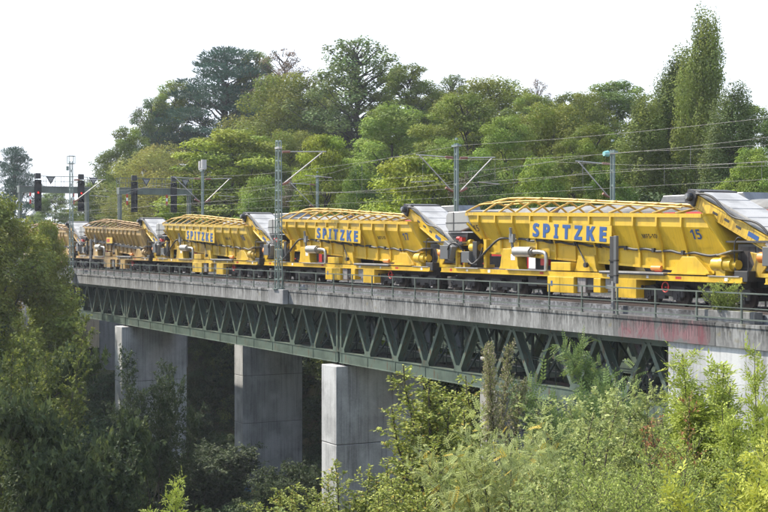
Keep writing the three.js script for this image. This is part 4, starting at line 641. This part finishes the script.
// ---------- shrubs grown shoot by shoot
const T = { // a leaf: blades as [offset along, offset across, angle, length, width]
  oval: [[0, 0, 0, 1, 0.55]],
  pinnate: (() => { const a = []; for (let k = 0; k < 6; k++) for (const s of [-1, 1]) a.push([0.16 + k * 0.145, 0, s * 1.15, 0.26, 0.115]); a.push([0.98, 0, 0, 0.24, 0.11]); return a; })(),
  palm: [[0, 0, 0, 1, 0.42], [0, 0, 0.75, 0.8, 0.36], [0, 0, -0.75, 0.8, 0.36]],
  ash: [[0.25, 0, 0.9, 0.5, 0.2], [0.25, 0, -0.9, 0.5, 0.2], [0.55, 0, 0.8, 0.5, 0.2], [0.55, 0, -0.8, 0.5, 0.2], [0.85, 0, 0, 0.55, 0.22]],
};
function leaf(lf, tpl, o, al, nor, size, col) {
  const side = al.clone().cross(nor).normalize();
  for (const [d, , ang, L, W] of tpl) { const c = Math.cos(ang), s = Math.sin(ang); lf.blade(V(o.x + al.x * d * size, o.y + al.y * d * size, o.z + al.z * d * size), V(al.x * c + side.x * s, al.y * c + side.y * s, al.z * c + side.z * s), nor, L * size, W * size, col); }
}
function shrub(seed, o) {
  const r = rng(seed), lf = new Leaves(), wd = new Wood(), { H, W, stems = 6, bare = 0.25, tpl = T.oval, size = 0.07, gap = 0.035, col, young, alt, altP = 0, droop = 0.2, rise = 0.9, side = 26, sub = 5, len = 0.55, taper = 0.65, wood = 1, spread = 0.5, leafy = 1, tone = 0.25 } = o;
  const put = (p, d, t) => { // one leaf on a shoot
    if (r() > leafy) return;
    const out = rdir(r); out.addScaledVector(d, -out.dot(d)).normalize(); const al = d.clone().multiplyScalar(0.55).addScaledVector(out, 0.85).add(V(0, 0.15 - droop, 0)).normalize(), nor = V(0, 1, 0).addScaledVector(rdir(r), 0.55).addScaledVector(al, -al.y * 0.9).normalize();
    nor.addScaledVector(al, -nor.dot(al)).normalize();
    const y = t > 0.75 && young ? clamp((t - 0.75) * 4) * (0.4 + 0.6 * r()) : 0, b = alt && r() < altP ? alt : col, k = LEAFS * (1 - tone + 2 * tone * r()), c = [0, 1, 2].map((q) => lerp(b[q], (young ?? b)[q], y) * k * (q ? 1 : 1.03));
    leaf(lf, tpl, p, al, nor, size * (0.65 + 0.6 * r()) * (t > 0.93 ? 0.7 : 1), c);
  };
  const grow = (a, d, L, rad, order) => { const wob = order ? 0.1 : 0.035;
    const n = Math.max(3, Math.round(L / 0.12)), pts = [a.clone()]; let dir = d.clone();
    for (let k = 0; k < n; k++) { dir.addScaledVector(rdir(r), wob).add(V(0, (rise - dir.y) * 0.06 - (order > 1 ? droop * 0.1 : 0), 0)).normalize(); pts.push(pts[k].clone().addScaledVector(dir, L / n)); }
    if (wood && (order < 3)) wd.limb(pts, rad, rad * 0.3, order < 2 ? 5 : 3);
    const at = (t) => { const f = clamp(t, 0, 0.999) * n, k = Math.floor(f); return [pts[k].clone().lerp(pts[k + 1], f - k), pts[k + 1].clone().sub(pts[k]).normalize()]; };
    return at;
  };
  for (let i = 0; i < stems; i++) {
    const a0 = i * 2.4 + r(), q = Math.sqrt((i + 0.5) / stems), L = H * (i === 0 ? 1 : 0.72 + 0.25 * r()), b = V(0.12 * W * q * Math.cos(a0), -0.3, 0.12 * W * q * Math.sin(a0)), d = V(spread * q * Math.cos(a0) * W / H, 1, spread * q * Math.sin(a0) * W / H).normalize();
    const at = grow(b, d, L + 0.3, 0.008 + H * 0.004, 0), nb = Math.round(side * (0.8 + 0.4 * r()));
    for (let k = 0; k < nb; k++) {
      const t = lerp(bare, 0.98, (k + r()) / nb), [p, dd] = at(t), az = k * 2.4 + r(), bl = W * len * Math.pow(1 - taper * t, 0.8) * (0.5 + 0.7 * r()), bd = V(Math.cos(az), 0.55 + 0.5 * r(), Math.sin(az)).normalize();
      const bt = grow(p, bd, bl, 0.004 + 0.004 * bl, 1);
      for (let g = 0.12; g < 1; g += gap / bl) { const [pp, pd] = bt(g); put(pp, pd, g); }
      for (let j = 0; j < sub; j++) { const u = 0.2 + 0.75 * (j + r()) / sub, [sp, sd] = bt(u), o2 = rdir(r), sl = bl * (0.25 + 0.3 * r()), st = grow(sp, sd.clone().multiplyScalar(0.6).addScaledVector(o2, 0.8).add(V(0, 0.25, 0)).normalize(), sl, 0.003, 2); for (let g = 0.1; g < 1; g += gap / sl) { const [pp, pd] = st(g); put(pp, pd, g); } }
    }
    for (let g = 0.8; g < 1; g += gap / L * 0.7) { const [p, dd] = at(g); put(p, dd, g); }
  }
  const ys = []; for (let k = 1; k < lf.p.length; k += 12) ys.push(lf.p[k]); ys.sort((a, b) => a - b);
  const yt = ys[Math.floor(ys.length * 0.998)], cut = ys[Math.floor(ys.length * 0.97)]; let mx = 0, mz = 0, mn = 0; for (let k = 0; k < lf.p.length; k += 12) if (lf.p[k + 1] > cut) { mx += lf.p[k]; mz += lf.p[k + 2]; mn++; } mx /= mn; mz /= mn;
  for (const q of [lf.p, wd.p]) for (let k = 0; k < q.length; k += 3) { q[k] -= mx; q[k + 2] -= mz; }
  const rad = []; for (let k = 0; k < lf.p.length; k += 12) rad.push(Math.hypot(lf.p[k], lf.p[k + 2])); rad.sort((a, b) => a - b);
  return { crown: lf.build(), trunk: wd.build(), H: yt, W, R: rad[Math.floor(rad.length * 0.85)] };
}
const SH = {
  pinnate: { W: 2.6, stems: 7, tpl: T.pinnate, size: 0.26, gap: 0.085, col: [0.24, 0.28, 0.11], young: [0.32, 0.36, 0.15], alt: [0.36, 0.28, 0.05], altP: 0.06, side: 22, sub: 4, droop: 0.3, rise: 0.6 },
  ailanthus: { W: 4.2, stems: 4, tpl: T.pinnate, size: 0.44, gap: 0.10, col: [0.10, 0.15, 0.05], young: [0.19, 0.24, 0.075], side: 26, sub: 3, len: 0.42, spread: 0.8, droop: 0.35, rise: 0.5 },
  column: { W: 1.15, stems: 4, tpl: T.oval, size: 0.075, gap: 0.016, col: [0.19, 0.21, 0.09], alt: [0.28, 0.25, 0.2], altP: 0.35, young: [0.24, 0.22, 0.1], side: 60, sub: 4, len: 0.5, spread: 0.15, taper: 0.6 },
  shoots: { W: 1.8, stems: 9, tpl: T.oval, size: 0.085, gap: 0.03, col: [0.17, 0.205, 0.045], young: [0.36, 0.38, 0.085], alt: [0.30, 0.23, 0.05], altP: 0.03, side: 26, sub: 4, rise: 1.4, len: 0.42, taper: 0.75 },
  pale: { W: 2.1, stems: 8, tpl: T.palm, size: 0.085, gap: 0.05, col: [0.23, 0.275, 0.10], young: [0.38, 0.40, 0.19], side: 22, sub: 5, droop: 0.15, rise: 0.7 },
  bright: { W: 1.8, stems: 6, tpl: T.ash, size: 0.2, gap: 0.055, col: [0.22, 0.27, 0.05], young: [0.33, 0.38, 0.08], side: 24, sub: 3, rise: 1.1, len: 0.42, taper: 0.7 },
  feather: { W: 2.4, stems: 11, tpl: T.oval, size: 0.05, gap: 0.020, col: [0.20, 0.255, 0.06], young: [0.33, 0.37, 0.1], side: 26, sub: 6, rise: 0.8, leafy: 0.9 },
  yellow: { W: 1.6, stems: 6, tpl: T.ash, size: 0.22, gap: 0.075, col: [0.25, 0.28, 0.045], young: [0.36, 0.36, 0.06], side: 22, sub: 3, droop: 0.55, rise: 0.3 },
  reddish: { W: 1.2, stems: 6, tpl: T.oval, size: 0.085, gap: 0.04, col: [0.25, 0.11, 0.06], alt: [0.22, 0.22, 0.07], altP: 0.6, side: 20, sub: 4 },
  litleaf: { W: 5.5, stems: 8, tpl: T.palm, size: 0.2, gap: 0.11, col: [0.085, 0.11, 0.026], young: [0.27, 0.29, 0.06], side: 40, sub: 6, len: 0.4, bare: 0.3, rise: 0.9 },
  layered: { W: 7.5, stems: 3, tpl: T.palm, size: 0.30, gap: 0.13, col: [0.046, 0.066, 0.026], young: [0.10, 0.125, 0.04], side: 90, sub: 7, len: 0.5, rise: 0.1, droop: 0.3, taper: 0.85, bare: 0.15, spread: 0.3 },
  hazel: { W: 5, stems: 8, tpl: T.oval, size: 0.2, gap: 0.06, col: [0.038, 0.058, 0.025], young: [0.07, 0.095, 0.035], side: 50, sub: 6, len: 0.45, bare: 0.2 },
};
SH.hazelhigh = { ...SH.hazel, bare: 0.45 };
const shrubCache = {};
function plantShrub(kind, x, z, topY, width, label, i) {
  const h = topY - terrain(x, z), hk = Math.round(h / 1.5) * 1.5 || 1.5, key = kind + hk, p = shrubCache[key] ??= shrub(300 + Object.keys(shrubCache).length, { ...SH[kind], H: Math.max(1.5, hk), bare: Math.max(SH[kind].bare ?? 0.25, h < 9 && SH[kind].W < 4 ? 1 - 2.6 / Math.max(3, hk) : 0) });
  const t = thing(SH[kind].W > 4 ? 'leafy_tree' : 'shrub', label, SH[kind].W > 4 ? 'tree' : 'shrub', x, terrain(x, z), z), c = cs(new THREE.Mesh(p.crown, leafM)), w = cs(new THREE.Mesh(p.trunk, M.bark)); c.name = 'foliage'; w.name = 'stem'; t.add(c, w);
  const wide = clamp(1.3 * width / (2 * p.R), 0.75, 1.7); t.scale.set(wide, h / p.H, wide); t.rotation.y = i * 1.3; return t;
}
const SHRUBS = [
  ['pinnate', -21.8, -14.1, -0.6, 2.0, 'pale robinia like shrub with feathery leaves, lower middle of the picture'],
  ['column', -29.6, -18.8, -0.0, 0.9, 'slim greyish pink shrub standing against the green truss'],
  ['shoots', -29.6, -16.4, -0.6, 1.9, 'upright shrub with yellow tipped shoots in front of the nearest pier'],
  ['shoots', -31.3, -18.6, -1.1, 1.8, 'upright shrub with long shoots between the nearest pier and the pink slim shrub'],
  ['ailanthus', -30.6, -22.0, -0.1, 2.6, 'tall dark green feathery shrub against the truss near the right end'],
  ['pale', -23.0, -17.1, -0.6, 2.0, 'pale leafy shrub right of the robinia like shrub, below the dark feathery one'],
  ['pale', -24.5, -19.4, -0.6, 1.4, 'pale shrub with dark bare branches showing at the truss end'],
  ['bright', -21.8, -18.5, 0.3, 1.5, 'bright yellow green shrub standing against the pale abutment'],
  ['bright', -19.0, -17.7, 0.6, 0.9, 'bright green shrub at the right edge with thin bare sprigs'],
  ['feather', -16.8, -14.3, -0.4, 1.9, 'fine leaved bush filling the lower right'],
  ['yellow', -12.2, -11.5, 0.2, 0.5, 'drooping yellow green branch leaves in the lower right corner'],
  ['reddish', -20.6, -17.5, -0.4, 1.0, 'shrub with rust red leaves in front of the abutment'],
  ['feather', -19.7, -15.0, -1.1, 2.0, 'soft yellow green bush right of the lower middle'],
  ['pale', -19.2, -13.4, -1.2, 1.4, 'low pale bush at the bottom right of the robinia like shrub'],
  ['shoots', -35.0, -17.2, -3.7, 1.8, 'yellowish shrub at the foot of the nearest pier'],
  ['shoots', -36.9, -16.3, -4.6, 1.5, 'small yellow green shrub at the bottom left of the nearest pier'],
  ['bright', -34.0, -11.8, -3.6, 1.2, 'small sunlit pale shrub at the bottom below the far left pier'],
  ['shoots', -27.6, -14.6, -2.6, 1.4, 'olive shrub at the bottom, left of the robinia like shrub'],
  ['bright', -20.4, -18.2, -0.6, 1.4, 'leafy shrub between the abutment shrubs and the right edge'],
  ['shoots', -24.7, -14.4, -1.6, 1.5, 'dense olive shrub at the bottom centre'],
  ['litleaf', -58.3, -14.1, -0.7, 2.5, 'sunlit yellow green young tree in front of the left abutment'],
  ['layered', -69.6, -18.6, -3.0, 4.5, 'dark layered tree left of the far left pier'],
  ['hazelhigh', -76.2, -24.3, -3.8, 2.8, 'dark broad leaved tree covering the left edge of the far left pier'],
  ['layered', -54.6, -12.2, -3.6, 3.6, 'shaded bushy tree in the lower left corner'],
  ['hazel', -89.8, -34.0, -11.8, 5.8, 'dark bush between the far left pier and the rear pier'],
  ['hazel', -76.7, -34.3, -11.1, 3.4, 'dark bush at the foot of the rear pier'],
  ['hazel', -56.2, -14.5, -5.6, 3.3, 'shaded green tree low at the left, below the yellow green young tree'],
  ['bright', -21.7, -19.2, -0.0, 1.2, 'bright leafy shrub against the abutment, right of its yellow green neighbour'],
  ['pale', -23.2, -19.0, -0.6, 1.3, 'pale shrub at the foot of the abutment corner'],
  ['ailanthus', -28.0, -20.9, -0.7, 1.6, 'second dark green feathery shrub, right of the tall one'],
];
SHRUBS.forEach(([k, x, z, y, w, label], i) => plantShrub(k, x, z, y, w, label, i));
{ const p = shrub(77, { ...SH.feather, H: 1.0, W: 1.0, stems: 8, bare: 0.1, size: 0.06, side: 14 }), t = thing('weed', 'yellow green weed growing out of the concrete block on the deck', 'plant', -37.9, 0.13, ZC + 2.42), c = cs(new THREE.Mesh(p.crown, leafM)), w = cs(new THREE.Mesh(p.trunk, M.bark)); c.name = 'foliage'; w.name = 'stem'; t.add(c, w); }
// undergrowth on the slopes: one mass of bushes
{
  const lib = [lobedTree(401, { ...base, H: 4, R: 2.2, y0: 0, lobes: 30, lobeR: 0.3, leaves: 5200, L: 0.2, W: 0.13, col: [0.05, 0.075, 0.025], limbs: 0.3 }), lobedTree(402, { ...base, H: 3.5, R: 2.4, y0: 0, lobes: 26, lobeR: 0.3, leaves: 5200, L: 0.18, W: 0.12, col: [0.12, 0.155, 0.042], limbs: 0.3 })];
  const r = rng(9), sets = [[], []], m = new THREE.Matrix4(), q = new THREE.Quaternion();
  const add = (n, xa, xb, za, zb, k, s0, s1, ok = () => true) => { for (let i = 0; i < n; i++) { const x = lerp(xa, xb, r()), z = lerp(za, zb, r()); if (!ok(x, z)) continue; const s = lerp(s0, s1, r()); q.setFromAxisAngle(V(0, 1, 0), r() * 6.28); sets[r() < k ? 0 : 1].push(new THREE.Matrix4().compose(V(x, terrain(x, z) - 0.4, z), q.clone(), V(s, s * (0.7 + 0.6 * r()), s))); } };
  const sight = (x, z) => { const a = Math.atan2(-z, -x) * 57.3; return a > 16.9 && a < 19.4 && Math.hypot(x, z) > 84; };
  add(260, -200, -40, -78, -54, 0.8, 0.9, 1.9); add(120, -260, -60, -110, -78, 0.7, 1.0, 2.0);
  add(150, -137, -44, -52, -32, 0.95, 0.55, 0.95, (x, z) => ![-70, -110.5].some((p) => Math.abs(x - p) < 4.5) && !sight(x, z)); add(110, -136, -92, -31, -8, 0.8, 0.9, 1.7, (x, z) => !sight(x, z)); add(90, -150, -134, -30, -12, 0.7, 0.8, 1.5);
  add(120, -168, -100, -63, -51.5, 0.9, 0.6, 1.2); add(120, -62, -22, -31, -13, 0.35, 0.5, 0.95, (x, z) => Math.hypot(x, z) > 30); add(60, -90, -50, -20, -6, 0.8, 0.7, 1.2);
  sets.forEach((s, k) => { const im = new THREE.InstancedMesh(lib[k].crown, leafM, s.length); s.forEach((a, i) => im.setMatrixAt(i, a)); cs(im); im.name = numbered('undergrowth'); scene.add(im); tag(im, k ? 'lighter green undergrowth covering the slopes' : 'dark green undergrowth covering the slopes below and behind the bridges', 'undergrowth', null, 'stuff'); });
}
renderer.render(scene, camera);
